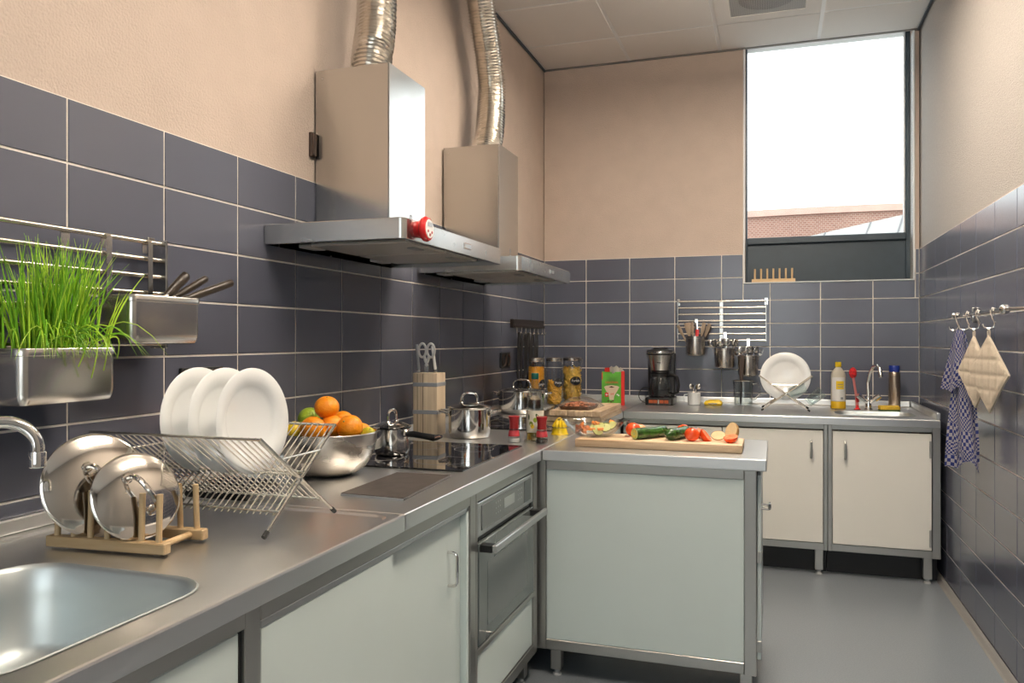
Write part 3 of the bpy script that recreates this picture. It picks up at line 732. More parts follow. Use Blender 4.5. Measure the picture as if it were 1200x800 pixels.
# back wall cabinets
yc = 4.650
def back_cab(label, x0, x1):
    t = thing('base_cabinet', label, 'cabinet', ((x0 + x1) / 2, yc + 0.3, 0))
    part(t, 'top_rail', (x0, x1, yc, yc + 0.03, 0.808, ZTOP), 'steel_frame')
    part(t, 'bottom_rail', (x0, x1, yc, yc + 0.03, 0.143, 0.182), 'steel_frame')
    part(t, 'back_panel', (x0, x1, YB - 0.08, YB - 0.06, 0.145, 0.72), 'steel_frame')
    part(t, 'kick_board', (x0, x1, yc + 0.105, yc + 0.117, 0.001, 0.1425), 'black')
    part(t, 'bottom_shelf', (x0, x1, yc + 0.031, YB - 0.081, 0.150, 0.168), 'steel_frame')
    return t
def hung_door(t, x0, x1, hx, hinge_x=None):
    d = part(t, 'door', (x0, x1, yc - 0.012, yc + 0.004, 0.186, 0.802), 'panel_cream')
    bm = BM(); hz = 0.70; h = 0.045
    pts = [(hx, yc - 0.012, hz - h), (hx, yc - 0.03, hz - h), (hx, yc - 0.036, hz - h + 0.006), (hx, yc - 0.036, hz + h - 0.006), (hx, yc - 0.03, hz + h), (hx, yc - 0.012, hz + h)]
    tube(bm, pts, 0.0065, 10)
    inv = (t.matrix_basis @ d.matrix_basis).inverted()
    for v in bm.verts: v.co = inv @ v.co
    obj('handle', bm, 'steel_frame', d)
    if hinge_x:
        for z in (0.72, 0.25): sub(d, 'hinge', (hinge_x - 0.006, hinge_x + 0.006, yc - 0.018, yc - 0.0125, z - 0.045, z + 0.045), 'steel_frame')
def legs_back(t, spots, s=0.042):
    for x, y in spots:
        lg = part(t, 'leg', (x - s / 2, x + s / 2, y - s / 2, y + s / 2, 0.026, 0.1425), 'steel_frame')
        bm = BM(); lathe(bm, [(0, 0), (0.019, 0), (0.019, 0.007), (0.012, 0.011), (0.012, 0.03), (0, 0.03)], 14, T(x, y, 0))
        inv = (t.matrix_basis @ lg.matrix_basis).inverted()
        for v in bm.verts: v.co = inv @ v.co
        obj('foot', bm, 'grey_plastic', lg)
tb1 = back_cab('cream two-door base cabinet at the back, half hidden behind the peninsula', -0.83, 0.277)
part(tb1, 'post', (0.2565, 0.277, yc - 0.004, yc + 0.04, 0.143, ZTOP), 'steel_frame')
part(tb1, 'post', (-0.85, -0.828, yc - 0.004, yc + 0.04, 0.143, ZTOP), 'steel_frame')
hung_door(tb1, -0.28, 0.254, 0.192); hung_door(tb1, -0.82, -0.286, -0.345)
legs_back(tb1, [(0.235, yc + 0.045), (-0.78, yc + 0.045), (0.235, 5.3), (-0.78, 5.3)])
tb2 = back_cab('cream single-door base cabinet under the far sink, against the right wall', 0.279, 0.834)
part(tb2, 'post', (0.279, 0.300, yc - 0.004, yc + 0.04, 0.143, ZTOP), 'steel_frame')
part(tb2, 'post', (0.7925, 0.832, yc - 0.004, yc + 0.04, 0.143, ZTOP), 'steel_frame')
hung_door(tb2, 0.3025, 0.788, 0.365, 0.782)
legs_back(tb2, [(0.775, yc + 0.045), (0.775, 5.3), (0.32, 5.3)])

# ------------------------------------------------------------------ cooker hoods
def hood(label, yc_, ztop, timer=False):
    t = thing('cooker_hood', label, 'cooker hood', (XL, yc_, 1.608), group='steel wall cooker hoods')
    w = 0.454; xo = XL + 0.003; xfr = -1.072; z0, z1 = 1.611, 1.677
    # canopy: flat box with rounded front corners, hollow below
    def lp(i, z, zz=0.0):
        pts = [(xo, -w + i), ]
        r = 0.022
        out = [(xo, -w + i), (xfr - i - r, -w + i)]
        for k in range(1, 6):
            a = R(-90 + 18 * k); out.append((xfr - i - r + r * math.cos(a), -w + i + r + r * math.sin(a)))
        for k in range(0, 5):
            a = R(18 * k); out.append((xfr - i - r + r * math.cos(a), w - i - r + r * math.sin(a)))
        out += [(xfr - i - r, w - i), (xo, w - i)]
        return [(x, yc_ + y, z) for x, y in out]
    bm = BM()
    loft(bm, [lp(0.014, z0 + 0.018), lp(0.012, z0), lp(0.001, z0), lp(0, z0 + 0.002), lp(0, z1 - 0.003), lp(0.004, z1)], cap0=False, cap1=True)
    bm.faces.new([bm.verts.new(p) for p in lp(0.0145, z0 + 0.018)])
    obj('canopy', bm, 'steel_hood', t, world=True, ang=22)
    # underside: two filter panels with latches, lamp lenses
    for k in (-1, 1):
        bm = BM(); bbox(bm, XL + 0.09, xfr - 0.06, yc_ + k * 0.165 - 0.155, yc_ + k * 0.165 + 0.155, z0 + 0.004, z0 + 0.017, 0.003, 1)
        f = obj('grease_filter', bm, 'hoodfilter', t, world=True, smooth=False)
        bm = BM(); bbox(bm, xfr - 0.115, xfr - 0.085, yc_ + k * 0.165 - 0.04, yc_ + k * 0.165 + 0.04, z0 - 0.001, z0 + 0.0038, 0.002, 1)
        inv = (t.matrix_basis @ f.matrix_basis).inverted()
        for v in bm.verts: v.co = inv @ v.co
        obj('latch', bm, 'grey_plastic', f, smooth=False)
        bm = BM(); bbox(bm, XL + 0.03, XL + 0.075, yc_ + k * 0.25 - 0.05, yc_ + k * 0.25 + 0.05, z0 + 0.004, z0 + 0.0165, 0.002, 1)
        obj('lamp_lens', bm, 'white_plastic', t, world=True, smooth=False)
    # chimney
    bm = BM(); cx1 = -1.281; hw = 0.152
    def cl(i, z): return [(xo, yc_ - hw + i, z), (cx1 - i, yc_ - hw + i, z), (cx1 - i, yc_ + hw - i, z), (xo, yc_ + hw - i, z)]
    loft(bm, [cl(0, z1 + 0.0003), cl(0, ztop)], cap0=False, cap1=False)
    es = [e for e in bm.edges if abs(e.verts[0].co.x - cx1) < 1e-4 and abs(e.verts[1].co.x - cx1) < 1e-4 and abs(e.verts[0].co.z - e.verts[1].co.z) > 0.1]
    bmesh.ops.bevel(bm, geom=es, offset=0.004, segments=2, affect='EDGES')
    bm2 = bm; a = [bm2.verts.new((x, y, ztop - 0.004)) for x, y, z in cl(0.002, 0)]; bm2.faces.new(a)
    ch = obj('chimney', bm2, 'steel_v', t, world=True)
    inv = (t.matrix_basis @ ch.matrix_basis).inverted()
    bm = BM(); lathe(bm, [(0, 0.0025), (0.003, 0.002), (0.0042, 0)], 12, align((-1.55, yc_ - hw, ztop - 0.03), (0, -1, 0)) )
    for v in bm.verts: v.co = inv @ v.co
    obj('rivet', bm, 'polished', ch)
    # emblem low on the chimney front: two short bars and a square mark
    bm = BM()
    ly = yc_ + 0.015
    for a0, b0, c0, d0 in ((0.0, 0.016, 0.008, 0.012), (0.0, 0.004, -0.006, 0.008), (0.012, 0.016, -0.006, 0.008), (0.0, 0.016, -0.010, -0.006), (-0.008, 0.026, -0.022, -0.018)):
        box(bm, cx1 + 0.0002, cx1 + 0.0008, ly + a0, ly + b0, z1 + 0.075 + c0, z1 + 0.075 + d0)
    for v in bm.verts: v.co = inv @ v.co
    obj('emblem', bm, 'grey_ink', ch, smooth=False)
    # badge on the canopy front
    bm = BM(); bbox(bm, xfr - 0.0005, xfr + 0.003, yc_ + 0.03, yc_ + 0.10, z0 + 0.022, z0 + 0.044, 0.001, 1); bd = obj('badge', bm, 'chrome', t, world=True, smooth=False)
    sub(bd, 'badge_inlay', (xfr + 0.0031, xfr + 0.0036, yc_ + 0.034, yc_ + 0.096, z0 + 0.0255, z0 + 0.0405), 'silver', 0.0001)
    return t
def hf_mat():
    m, nt, b = new_mat('hood_filter'); b.inputs['Metallic'].default_value = 0.3; b.inputs['Roughness'].default_value = 0.4
    tc = nt.nodes.new('ShaderNodeTexCoord'); v = nt.nodes.new('ShaderNodeTexVoronoi'); v.inputs['Scale'].default_value = 130; v.inputs['Randomness'].default_value = 0
    nt.links.new(tc.outputs['Object'], v.inputs['Vector'])
    r = nt.nodes.new('ShaderNodeValToRGB'); r.color_ramp.elements[0].color = (0.34, 0.32, 0.29, 1); r.color_ramp.elements[1].color = (0.86, 0.84, 0.78, 1)
    r.color_ramp.elements[0].position = 0.25; r.color_ramp.elements[1].position = 0.42
    nt.links.new(v.outputs['Distance'], r.inputs['Fac']); nt.links.new(r.outputs['Color'], b.inputs['Base Color'])
    return m
M['hoodfilter'] = hf_mat()
hood('steel cooker hood nearer the camera, with a red round timer on its front', 2.632, 2.272)
hood('steel cooker hood farther along the wall, next to the back corner', 3.793, 2.262)
# foil ducts
def duct(label, pts, r=0.071):
    pts = [Vector(p) for p in pts]
    # smooth the path
    path = []
    n = 10
    for i in range(len(pts) - 1):
        p0, p1, p2, p3 = pts[max(i - 1, 0)], pts[i], pts[i + 1], pts[min(i + 2, len(pts) - 1)]
        for k in range(n):
            u = k / n
            path.append(0.5 * ((2 * p1) + (p2 - p0) * u + (2 * p0 - 5 * p1 + 4 * p2 - p3) * u * u + (3 * p1 - p0 - 3 * p2 + p3) * u ** 3))
    path.append(pts[-1])
    # resample at the rib spacing
    L = [0.0]
    for a, b in zip(path[:-1], path[1:]): L.append(L[-1] + (b - a).length)
    step = 0.0075; m = int(L[-1] / step); out = []; rr = []; j = 0
    for i in range(m + 1):
        s = L[-1] * i / m
        while j < len(L) - 2 and L[j + 1] < s: j += 1
        u = (s - L[j]) / (L[j + 1] - L[j]); out.append(path[j].lerp(path[j + 1], u))
        rr.append(r + (0.0055 if i % 2 else -0.0055) + rnd.uniform(-0.0008, 0.0008))
    t = thing('foil_duct', label, 'air duct', pts[0], group='foil ducts above the hoods')
    bm = BM(); rings = tube(bm, out, rr, 28)
    for ring in rings:
        for v in ring: v.co += Vector((rnd.uniform(-1, 1), rnd.uniform(-1, 1), rnd.uniform(-1, 1))) * 0.0009
    obj('corrugated_hose', bm, 'foil', t, world=True, ang=20)
    bm = BM(); lathe(bm, [(r - 0.004, 0.0), (r + 0.007, 0.0), (r + 0.007, 0.018), (r - 0.004, 0.018)], 28, T(*pts[0])); obj('hose_collar', bm, 'steel_v', t, world=True)
xd = -1.435
duct('ribbed foil duct rising from the nearer cooker hood', [(xd, 2.625, 2.2735), (xd, 2.640, 2.36), (xd, 2.668, 2.47), (xd, 2.680, 2.60), (xd - 0.005, 2.685, 2.85), (xd, 2.68, ZCEIL - 0.001)])
duct('ribbed foil duct bulging sideways above the farther cooker hood', [(xd, 3.85, 2.2635), (xd, 3.915, 2.36), (xd, 3.955, 2.52), (xd, 3.955, 2.66), (xd, 3.90, 2.82), (xd, 3.82, 2.98), (xd, 3.77, 3.10), (xd, 3.75, ZCEIL - 0.001)])
# red timer stuck on the near hood
tm = thing('kitchen_timer', 'round red kitchen timer with white face stuck on the near cooker hood', 'timer', mat=align((-1.0715, 2.262, 1.648), (1, 0, 0)))
bm = BM(); lathe(bm, [(0, 0), (0.026, 0), (0.028, 0.012), (0.022, 0.018), (0.030, 0.020), (0.038, 0.026), (0.040, 0.034), (0.036, 0.042), (0.031, 0.0445), (0, 0.0445)], 40); obj('case', bm, 'red', tm)
bm = BM(); lathe(bm, [(0, 0.047), (0.0285, 0.0465), (0.0300, 0.0446)], 36); obj('dial_plate', bm, 'white_plastic', tm)
# the local x axis of the timer points down or sideways: put display and buttons by world offset
def tm_local(yo_, zo_, out): return tm.matrix_basis.inverted() @ Vector((-1.0715 + out, 2.262 + yo_, 1.648 + zo_))
bm = BM(); a = [tm_local(-0.016, 0.007, 0.0472), tm_local(0.016, 0.007, 0.0472), tm_local(0.016, 0.020, 0.0472), tm_local(-0.016, 0.020, 0.0472)]
prism(bm, a, (0, 0, 0.0012)); obj('display', bm, 'silver', tm, smooth=False)
for yo_, zo_ in ((-0.014, -0.008), (0.0, -0.018), (0.014, -0.010)):
    bm = BM(); lathe(bm, [(0, 0.002), (0.004, 0.0015), (0.005, 0)], 16, Matrix.Translation(tm_local(yo_, zo_, 0.0468))); obj('button', bm, 'dark_red', tm)
# brown junction box beside the near chimney
jb = thing('junction_box', 'small brown junction box on the wall beside the near hood chimney', 'junction box', (XL - 0.005, 2.46, 1.96))
part(jb, 'box_body', (XL - 0.0055, XL + 0.008, 2.447, 2.476, 1.957, 2.046), 'brown_plastic', 0.004, 2)
part(jb, 'box_lid', (XL + 0.0082, XL + 0.013, 2.449, 2.474, 1.962, 2.041), 'brown_plastic', 0.003, 2)

# ------------------------------------------------------------------ sockets
def socket(label, y0, y1, z0, z1, n=2):
    t = thing('wall_socket', label, 'socket', (XL, (y0 + y1) / 2, z0))
    part(t, 'surround', (XL - 0.001, XL + 0.011, y0, y1, z0, z1), 'black', 0.003, 2)
    w = (y1 - y0 - 0.02) / n
    for i in range(n):
        yc2 = y0 + 0.01 + w * (i + 0.5)
        r = min(w * 0.42, (z1 - z0) * 0.36)
        bm = BM(); lathe(bm, [(r + 0.005, 0.0), (r + 0.005, 0.004), (r, 0.004), (r - 0.002, -0.006), (0, -0.006)], 24, align((XL + 0.0112, yc2, (z0 + z1) / 2), (1, 0, 0)))
        k = obj('socket_insert', bm, 'brown_plastic', t, world=True)
socket('black double wall socket partly hidden behind the standing plates', 1.792, 1.968, 1.135, 1.221)
socket('black double wall socket near the far left corner, left of the hanging cords', 4.500, 4.682, 1.130, 1.222)
#--PART3--
# ------------------------------------------------------------------ hobs, slate
def hob(label, x0, x1, y0, y1):
    t = thing('induction_hob', label, 'hob', ((x0 + x1) / 2, (y0 + y1) / 2, ZW), group='black glass hobs')
    part(t, 'glass_top', (x0, x1, y0, y1, ZW + 0.0002, ZW + 0.006), 'black_gloss', 0.002, 2)
    for k, (u, v, r) in enumerate(((0.27, 0.27, 0.075), (0.27, 0.75, 0.095), (0.72, 0.27, 0.095), (0.72, 0.75, 0.075))):
        bm = BM(); cx, cy = x0 + (x1 - x0) * u, y0 + (y1 - y0) * v
        lathe(bm, [(r, 0.0), (r, 0.0003), (r - 0.002, 0.0003), (r - 0.002, 0.0)], 40, T(cx, cy, ZW + 0.0061)); obj('cooking_zone_ring', bm, 'grey_ink', t, world=True)
    return t
hob('black glass induction hob under the nearer cooker hood', -1.45, -0.938, 2.318, 2.945)
hob('black glass induction hob farther along, behind the bottle and shakers', -1.45, -0.938, 3.475, 4.10)
sl = thing('slate_board', 'dark rectangular slate board lying flat on the worktop before the hob', 'slate board', (-1.02, 2.05, ZW))
bm = BM(); prism(bm, [onz(399.5, 580.5, ZW), onz(473, 587, ZW), onz(528.4, 559, ZW), onz(465, 556, ZW)], (0, 0, 0.008))
bmesh.ops.bevel(bm, geom=list(bm.edges), offset=0.0012, segments=1, affect='EDGES'); obj('slate_slab', bm, 'slate', sl, world=True, smooth=False)
bm = BM(); a, b = onz(399.5, 580.5, ZW), onz(473, 587, ZW)
dn = Vector((0, -0.0015, 0)); prism(bm, [a + dn, b + dn, b + dn + Vector((0, 0, 0.006)), a + dn + Vector((0, 0, 0.006))], (0, 0.0013, 0)); obj('edge_strip', bm, 'grey_plastic', sl, world=True, smooth=False)

# ------------------------------------------------------------------ pots
def lid_handle(bm, r, h, z, rt=0.005, ax='x'):
    pts = []
    for i in range(13):
        a = PI * i / 12; c = math.cos(a); q = math.sin(a)
        sx = (abs(c) ** 0.7) * (1 if c > 0 else -1) * r
        pts.append((sx, 0, z + h * q ** 0.6) if ax == 'x' else (0, sx, z + h * q ** 0.6))
    tube(bm, pts, rt, 10)
    for p in (pts[0], pts[-1]):
        lathe(bm, [(0, 0.003), (0.009, 0.002), (0.011, -0.002)], 14, T(p[0], p[1], z))
def pot(name, label, cat, loc, r, h, rot, side='loop', lid=True):
    t = thing(name, label, cat, loc, R(rot))
    bm = BM()
    lathe(bm, [(0, 0.0), (r * 0.86, 0.0), (r * 0.93, 0.004), (r * 0.985, 0.016), (r, 0.03), (r, h - 0.004), (r + 0.004, h), (r + 0.002, h + 0.0015), (r - 0.002, h - 0.002), (r - 0.003, 0.03), (r * 0.9, 0.005), (0, 0.004)], 48)
    obj('body', bm, 'polished', t)
    if side == 'loop':
        for s in (-1, 1):
            bm = BM(); w = 0.032
            pts = [(s * (r - 0.001), -w, h - 0.022), (s * (r + 0.02), -w * 0.98, h - 0.016), (s * (r + 0.036), -w * 0.6, h - 0.013), (s * (r + 0.040), 0, h - 0.012), (s * (r + 0.036), w * 0.6, h - 0.013), (s * (r + 0.02), w * 0.98, h - 0.016), (s * (r - 0.001), w, h - 0.022)]
            tube(bm, pts, 0.0062, 10); hdl = obj('side_handle', bm, 'polished', t)
            for k in (-1, 1):
                bm = BM(); lathe(bm, [(0, 0.004), (0.008, 0.003), (0.012, 0.0)], 14, align((s * r, k * w, h - 0.022), (s, 0, 0))); obj('handle_rivet', bm, 'polished', hdl)
    if side == 'long':
        bm = BM(); lathe(bm, [(0, 0.006), (0.013, 0.005), (0.018, 0)], 18, align((r - 0.001, 0, h - 0.022), (1, 0, 0)))
        bk = obj('handle_mount', bm, 'polished', t)
        bm = BM(); tube(bm, [(r + 0.004, 0, h - 0.022), (r + 0.03, 0, h - 0.020), (r + 0.075, 0, h - 0.024), (r + 0.115, 0, h - 0.028), (r + 0.128, 0, h - 0.027)], [0.009, 0.0115, 0.011, 0.0125, 0.010], 12); hdl = obj('long_handle', bm, 'black', t)
        bm = BM(); tube(bm, [(r + 0.126, 0, h - 0.027), (r + 0.140, 0, h - 0.023), (r + 0.150, 0, h - 0.021)], [0.0102, 0.008, 0.006], 12); obj('handle_end', bm, 'polished', hdl)
    if lid:
        bm = BM(); z = h + 0.002
        lathe(bm, [(r + 0.005, z - 0.0005), (r + 0.006, z + 0.002), (r, z + 0.004), (r * 0.92, z + 0.007), (r * 0.6, z + 0.016), (r * 0.25, z + 0.0205), (0, z + 0.021)], 48)
        l = obj('lid', bm, 'polished', t)
        bm = BM(); lid_handle(bm, r * 0.38, 0.042, h + 0.021, 0.0055, 'y' if side == 'long' else 'x'); obj('lid_handle', bm, 'polished', l)
    return t
pot('cooking_pot', 'shiny steel pot with lid and two side handles beside the knife block', 'pot', (-1.250, 3.172, ZW), 0.091, 0.128, 20)
pot('cooking_pot', 'shiny steel pot with lid behind the clear bottle', 'pot', (-1.385, 4.33, ZW), 0.132, 0.128, 10)
pot('saucepan', 'small steel saucepan with black handle on the nearer hob', 'saucepan', (-1.312, 2.565, ZW + 0.0065), 0.064, 0.098, -10, 'long')

# ------------------------------------------------------------------ knife block
kb = thing('knife_block', 'pale wooden knife block with two grey bands, holding knives and scissors', 'knife block', (-1.449, 3.192, ZW), R(4))
bm = BM(); bbox(bm, -0.056, 0.056, -0.055, 0.055, 0.0, 0.275, 0.003, 2); obj('block', bm, 'ash', kb)
for z in (0.105, 0.225):
    bm = BM(); bbox(bm, -0.0572, 0.0572, -0.0562, 0.0562, z - 0.009, z + 0.009, 0.0015, 1); obj('band', bm, 'strap_grey', kb, smooth=False)
bm = BM()
for x in (-0.036, -0.010): box(bm, x - 0.0012, x + 0.0012, -0.0555, -0.0545, 0.003, 0.272)
obj('joint', bm, 'brown_handle', kb, smooth=False)
def knife_handle(label, x, y, h, lean, mat='grey_plastic', w=0.011):
    t = thing('kitchen_knife', label, 'knife', mat=kb.matrix_basis @ T(x, y, 0.2755) @ RY(lean))
    bm = BM(); tube(bm, [(0, 0, 0.012), (0, 0, 0.02), (0, 0, 0.05), (0, 0, h - 0.015), (0, 0, h)], [w * 0.8, w, w * 0.85, w, w * 0.8], 12, flat=0.6); obj('handle', bm, mat, t)
    bm = BM(); bbox(bm, -w * 0.7, w * 0.7, -0.0015, 0.0015, 0.0, 0.014, 0.0006, 1); obj('blade_neck', bm, 'polished', t, smooth=False)
knife_handle('knife with dark grey handle at the left of the knife block', -0.042, -0.02, 0.125, -5, 'strap_grey')
knife_handle('knife with pale handle at the right of the knife block', 0.022, 0.02, 0.118, -8, 'white_plastic')
scs = thing('scissors', 'white-handled kitchen scissors standing in the knife block', 'scissors', mat=kb.matrix_basis @ T(-0.006, -0.02, 0.2755))
for s in (-1, 1):
    bm = BM(); pts = [(s * 0.020 + 0.017 * math.cos(a), 0.0, 0.098 + 0.030 * math.sin(a)) for a in [2 * PI * i / 20 for i in range(20)]]
    tube(bm, pts, 0.0055, 8, closed=True)
    tube(bm, [(s * 0.012, 0, 0.074), (s * 0.006, 0, 0.055), (-s * 0.004, 0, 0.03)], [0.006, 0.007, 0.006], 8); obj('finger_loop', bm, 'white_plastic', scs)
bm = BM(); bbox(bm, -0.010, 0.010, -0.002, 0.002, 0.0, 0.045, 0.001, 1); sb = obj('blade', bm, 'polished', scs, smooth=False)
bm = BM(); lathe(bm, [(0, 0.002), (0.005, 0.0015), (0.006, 0)], 14, align((0, -0.0022, 0.034), (0, -1, 0))); obj('pivot', bm, 'strap_grey', scs)

# ------------------------------------------------------------------ bottle, shakers, squeezer
bt = thing('oil_bottle', 'clear oil bottle with green cap and cream olive label', 'bottle', (-0.950, 3.155, ZW))
r = 0.0365
bm = BM(); lathe(bm, [(0, 0.002), (r - 0.004, 0.0), (r, 0.005), (r, 0.135), (r - 0.003, 0.16), (r * 0.72, 0.205), (r * 0.45, 0.238), (0.0135, 0.252), (0.0135, 0.268)], 36); gl = obj('glass_body', bm, 'bottle_glass', bt)
bm = BM(); lathe(bm, [(0, 0.268), (0.0135, 0.268)], 24); obj('mouth', bm, 'glass', gl)
bm = BM(); lathe(bm, [(0.0145, 0.256), (0.0155, 0.258), (0.0155, 0.278), (0.014, 0.281), (0, 0.281)], 24); obj('cap', bm, 'green_cap', bt)
bm = BM(); lathe(bm, [(0, 0.004), (r - 0.003, 0.005), (r - 0.0015, 0.01), (r - 0.0015, 0.034), (0, 0.034)], 32); obj('oil', bm, 'oil', bt)
# label wraps the side turned to the camera
bm = BM(); lathe(bm, [(r + 0.0004, 0.036), (r + 0.0004, 0.126)], 40, None, R(160), R(380)); lb = obj('label', bm, 'label_cream', bt)
def on_cyl(bm, rad, a, z, ra, rz, tilt, n=14):
    vs = []
    for i in range(n):
        t_ = 2 * PI * i / n; u = ra * math.cos(t_); w_ = rz * math.sin(t_)
        u, w_ = u * math.cos(tilt) - w_ * math.sin(tilt), u * math.sin(tilt) + w_ * math.cos(tilt)
        aa = a + u / rad; vs.append(bm.verts.new((rad * math.cos(aa), rad * math.sin(aa), z + w_)))
    bm.faces.new(vs)
a0 = R(-73)
for a, z, ra, rz, tl_, mt in ((0.30, 0.100, 0.006, 0.016, 0.5, 'green_dark'), (0.55, 0.092, 0.005, 0.014, 0.9, 'olive'), (0.0, 0.088, 0.008, 0.010, 0, 'lime'), (-0.45, 0.072, 0.009, 0.011, 0.4, 'olive'), (-0.3, 0.062, 0.008, 0.010, 0, 'lemon'), (-0.75, 0.1, 0.004, 0.012, 0, 'green_dark')):
    bm = BM(); on_cyl(bm, r + 0.0008, a0 + a, z, ra, rz, tl_); obj('printed_olive', bm, mt, lb)
def shaker(label, loc, fill):
    t = thing('spice_shaker', label, 'shaker', loc, group='red-topped salt and pepper mills')
    bm = BM(); lathe(bm, [(0, 0), (0.024, 0), (0.026, 0.004), (0.0245, 0.025), (0.020, 0.048), (0.018, 0.062)], 28); obj('jar', bm, 'glass', t)
    bm = BM(); lathe(bm, [(0, 0.002), (0.023, 0.003), (0.0235, 0.018), (0, 0.022)], 24); obj('filling', bm, fill, t)
    bm = BM(); lathe(bm, [(0.0242, 0.026), (0.0226, 0.04), (0.0207, 0.050)], 28); obj('label', bm, 'red_label', t)
    bm = BM(); lathe(bm, [(0.0185, 0.056), (0.0195, 0.060), (0.0185, 0.076), (0.0205, 0.094), (0.023, 0.104), (0.0222, 0.108), (0, 0.109)], 28); obj('grinder_top', bm, 'dark_red', t)
shaker('red-topped shaker filled with white salt, left of the bottle', (-1.013, 3.065, ZW), 'salt')
shaker('red-topped shaker filled with dark pepper, right of the bottle', (-0.897, 3.075, ZW), 'pepper')
js = thing('lemon_squeezer', 'yellow plastic lemon squeezer on a clear saucer beside the glass dish', 'squeezer', (-0.905, 3.385, ZW))
bm = BM(); lathe(bm, [(0, 0), (0.034, 0), (0.040, 0.002), (0.036, 0.006), (0.031, 0.030), (0.0, 0.031)], 28); obj('cup', bm, 'yellow', js)
bm = BM(); lathe(bm, [(0.0, 0.0315), (0.05, 0.032), (0.062, 0.037), (0.063, 0.035), (0.05, 0.0305)], 32); obj('saucer_rim', bm, 'glass', js)
bm = BM()
n = 24; rings = []
for i, (rr, z) in enumerate(((0.030, 0.034), (0.030, 0.040), (0.024, 0.052), (0.014, 0.066), (0.004, 0.075))):
    rings.append([((rr * (1 + 0.10 * (1 if k % 2 else -1))) * math.cos(2 * PI * k / n), (rr * (1 + 0.10 * (1 if k % 2 else -1))) * math.sin(2 * PI * k / n), z) for k in range(n)])
loft(bm, rings); obj('reamer_cone', bm, 'yellow', js)

# ------------------------------------------------------------------ cutting board with vegetables and glass dish
ZBD = ZW + 0.031
cb = thing('cutting_board', 'long wooden cutting board with vegetables on the peninsula', 'cutting board', (-0.43, 3.128, ZW))
bm = BM()
bbox(bm, -0.745, -0.112, 3.018, 3.238, ZW + 0.0002, ZBD, 0.003, 2); obj('board', bm, 'board', cb, world=True)
gd = thing('glass_dish', 'oval clear glass dish of cut salad at the left of the cutting board', 'glass dish', (-0.694, 3.128, ZBD + 0.0005))
def oval(rx, ry, z, n=48): return [(rx * math.cos(2 * PI * i / n), ry * math.sin(2 * PI * i / n), z) for i in range(n)]
bm = BM()
loft(bm, [oval(0.0407, 0.0344, 0.0), oval(0.0629, 0.0473, 0.0), oval(0.0829, 0.0619, 0.012), oval(0.1110, 0.0791, 0.04), oval(0.1273, 0.0894, 0.060), oval(0.1302, 0.0912, 0.0615), oval(0.1302, 0.0912, 0.064), oval(0.1243, 0.0869, 0.063), oval(0.1073, 0.0757, 0.042), oval(0.0784, 0.0585, 0.016), oval(0.0592, 0.0447, 0.005), oval(0.0370, 0.0310, 0.005)])
obj('glass_shell', bm, 'glass', gd)
for s in (-1, 1):
    bm = BM(); pts = [(s * 0.127, -0.035, 0.062), (s * 0.139, -0.03, 0.063), (s * 0.143, 0, 0.064), (s * 0.139, 0.03, 0.063), (s * 0.127, 0.035, 0.062)]
    tube(bm, pts, 0.005, 8, flat=0.5); obj('lug_handle', bm, 'glass', gd)
def dish_at(dx, dy, dz): return gd.location + Vector((dx, dy, dz))
Gd = gd.matrix_basis
def wedge(name, label, cat, m, r, ang, skin, flesh, group=None):
    t = thing(name, label, cat, mat=m, group=group)
    bm = BM(); lathe(bm, [(0, -r * 0.9)] + [(r * math.sin(PI * i / 10), -r * 0.9 * math.cos(PI * i / 10)) for i in range(1, 10)] + [(0, r * 0.9)], 10, None, 0, R(ang)); obj('skin', bm, skin, t)
    bm = BM()
    for a in (0, R(ang)):
        vs = [bm.verts.new((r * 0.985 * math.sin(PI * i / 10) * math.cos(a), r * 0.985 * math.sin(PI * i / 10) * math.sin(a), -r * 0.9 * math.cos(PI * i / 10))) for i in range(11)]
        bm.faces.new(vs)
    obj('flesh', bm, flesh, t, smooth=False)
    return t
for i, (dx, dy, dz, a, b) in enumerate(((-0.095, -0.01, 0.026, 30, 10), (-0.070, -0.035, 0.024, 60, 60), (-0.045, 0.0, 0.026, 100, -20), (-0.060, 0.03, 0.034, 200, 30), (-0.025, -0.03, 0.024, 140, 80))):
    wedge('tomato_wedge', 'orange-red tomato wedge in the left half of the glass dish', 'tomato', Gd @ T(dx * 0.76, dy * 0.85, dz) @ RZ(a) @ RX(b), 0.021, 80, 'carrot', 'tomato_cut', 'tomato wedges in the glass dish')
def cuke_slice(label, m, r=0.023, th=0.006, group=None):
    t = thing('cucumber_slice', label, 'cucumber', mat=m, group=group)
    bm = BM(); lathe(bm, [(r * 0.97, 0.0), (r, 0.001), (r, th - 0.001), (r * 0.97, th)], 24); obj('peel', bm, 'cucumber', t)
    bm = BM(); lathe(bm, [(0, 0.0), (r * 0.97, 0.0), (r * 0.97, th), (0, th)], 24); obj('flesh', bm, 'cucumber_cut', t)
for i, (dx, dy, dz, a, b) in enumerate(((0.005, 0.02, 0.030, 20, 35), (0.035, 0.0, 0.034, -25, 50), (0.065, -0.01, 0.034, 10, 38), (0.030, -0.035, 0.026, 35, 60), (0.09, 0.02, 0.04, -20, 40), (0.055, 0.04, 0.042, 15, -20))):
    cuke_slice('round cucumber slice in the right half of the glass dish', Gd @ T(dx * 0.76, dy * 0.85, dz) @ RZ(a) @ RX(b), group='cucumber slices in the glass dish')
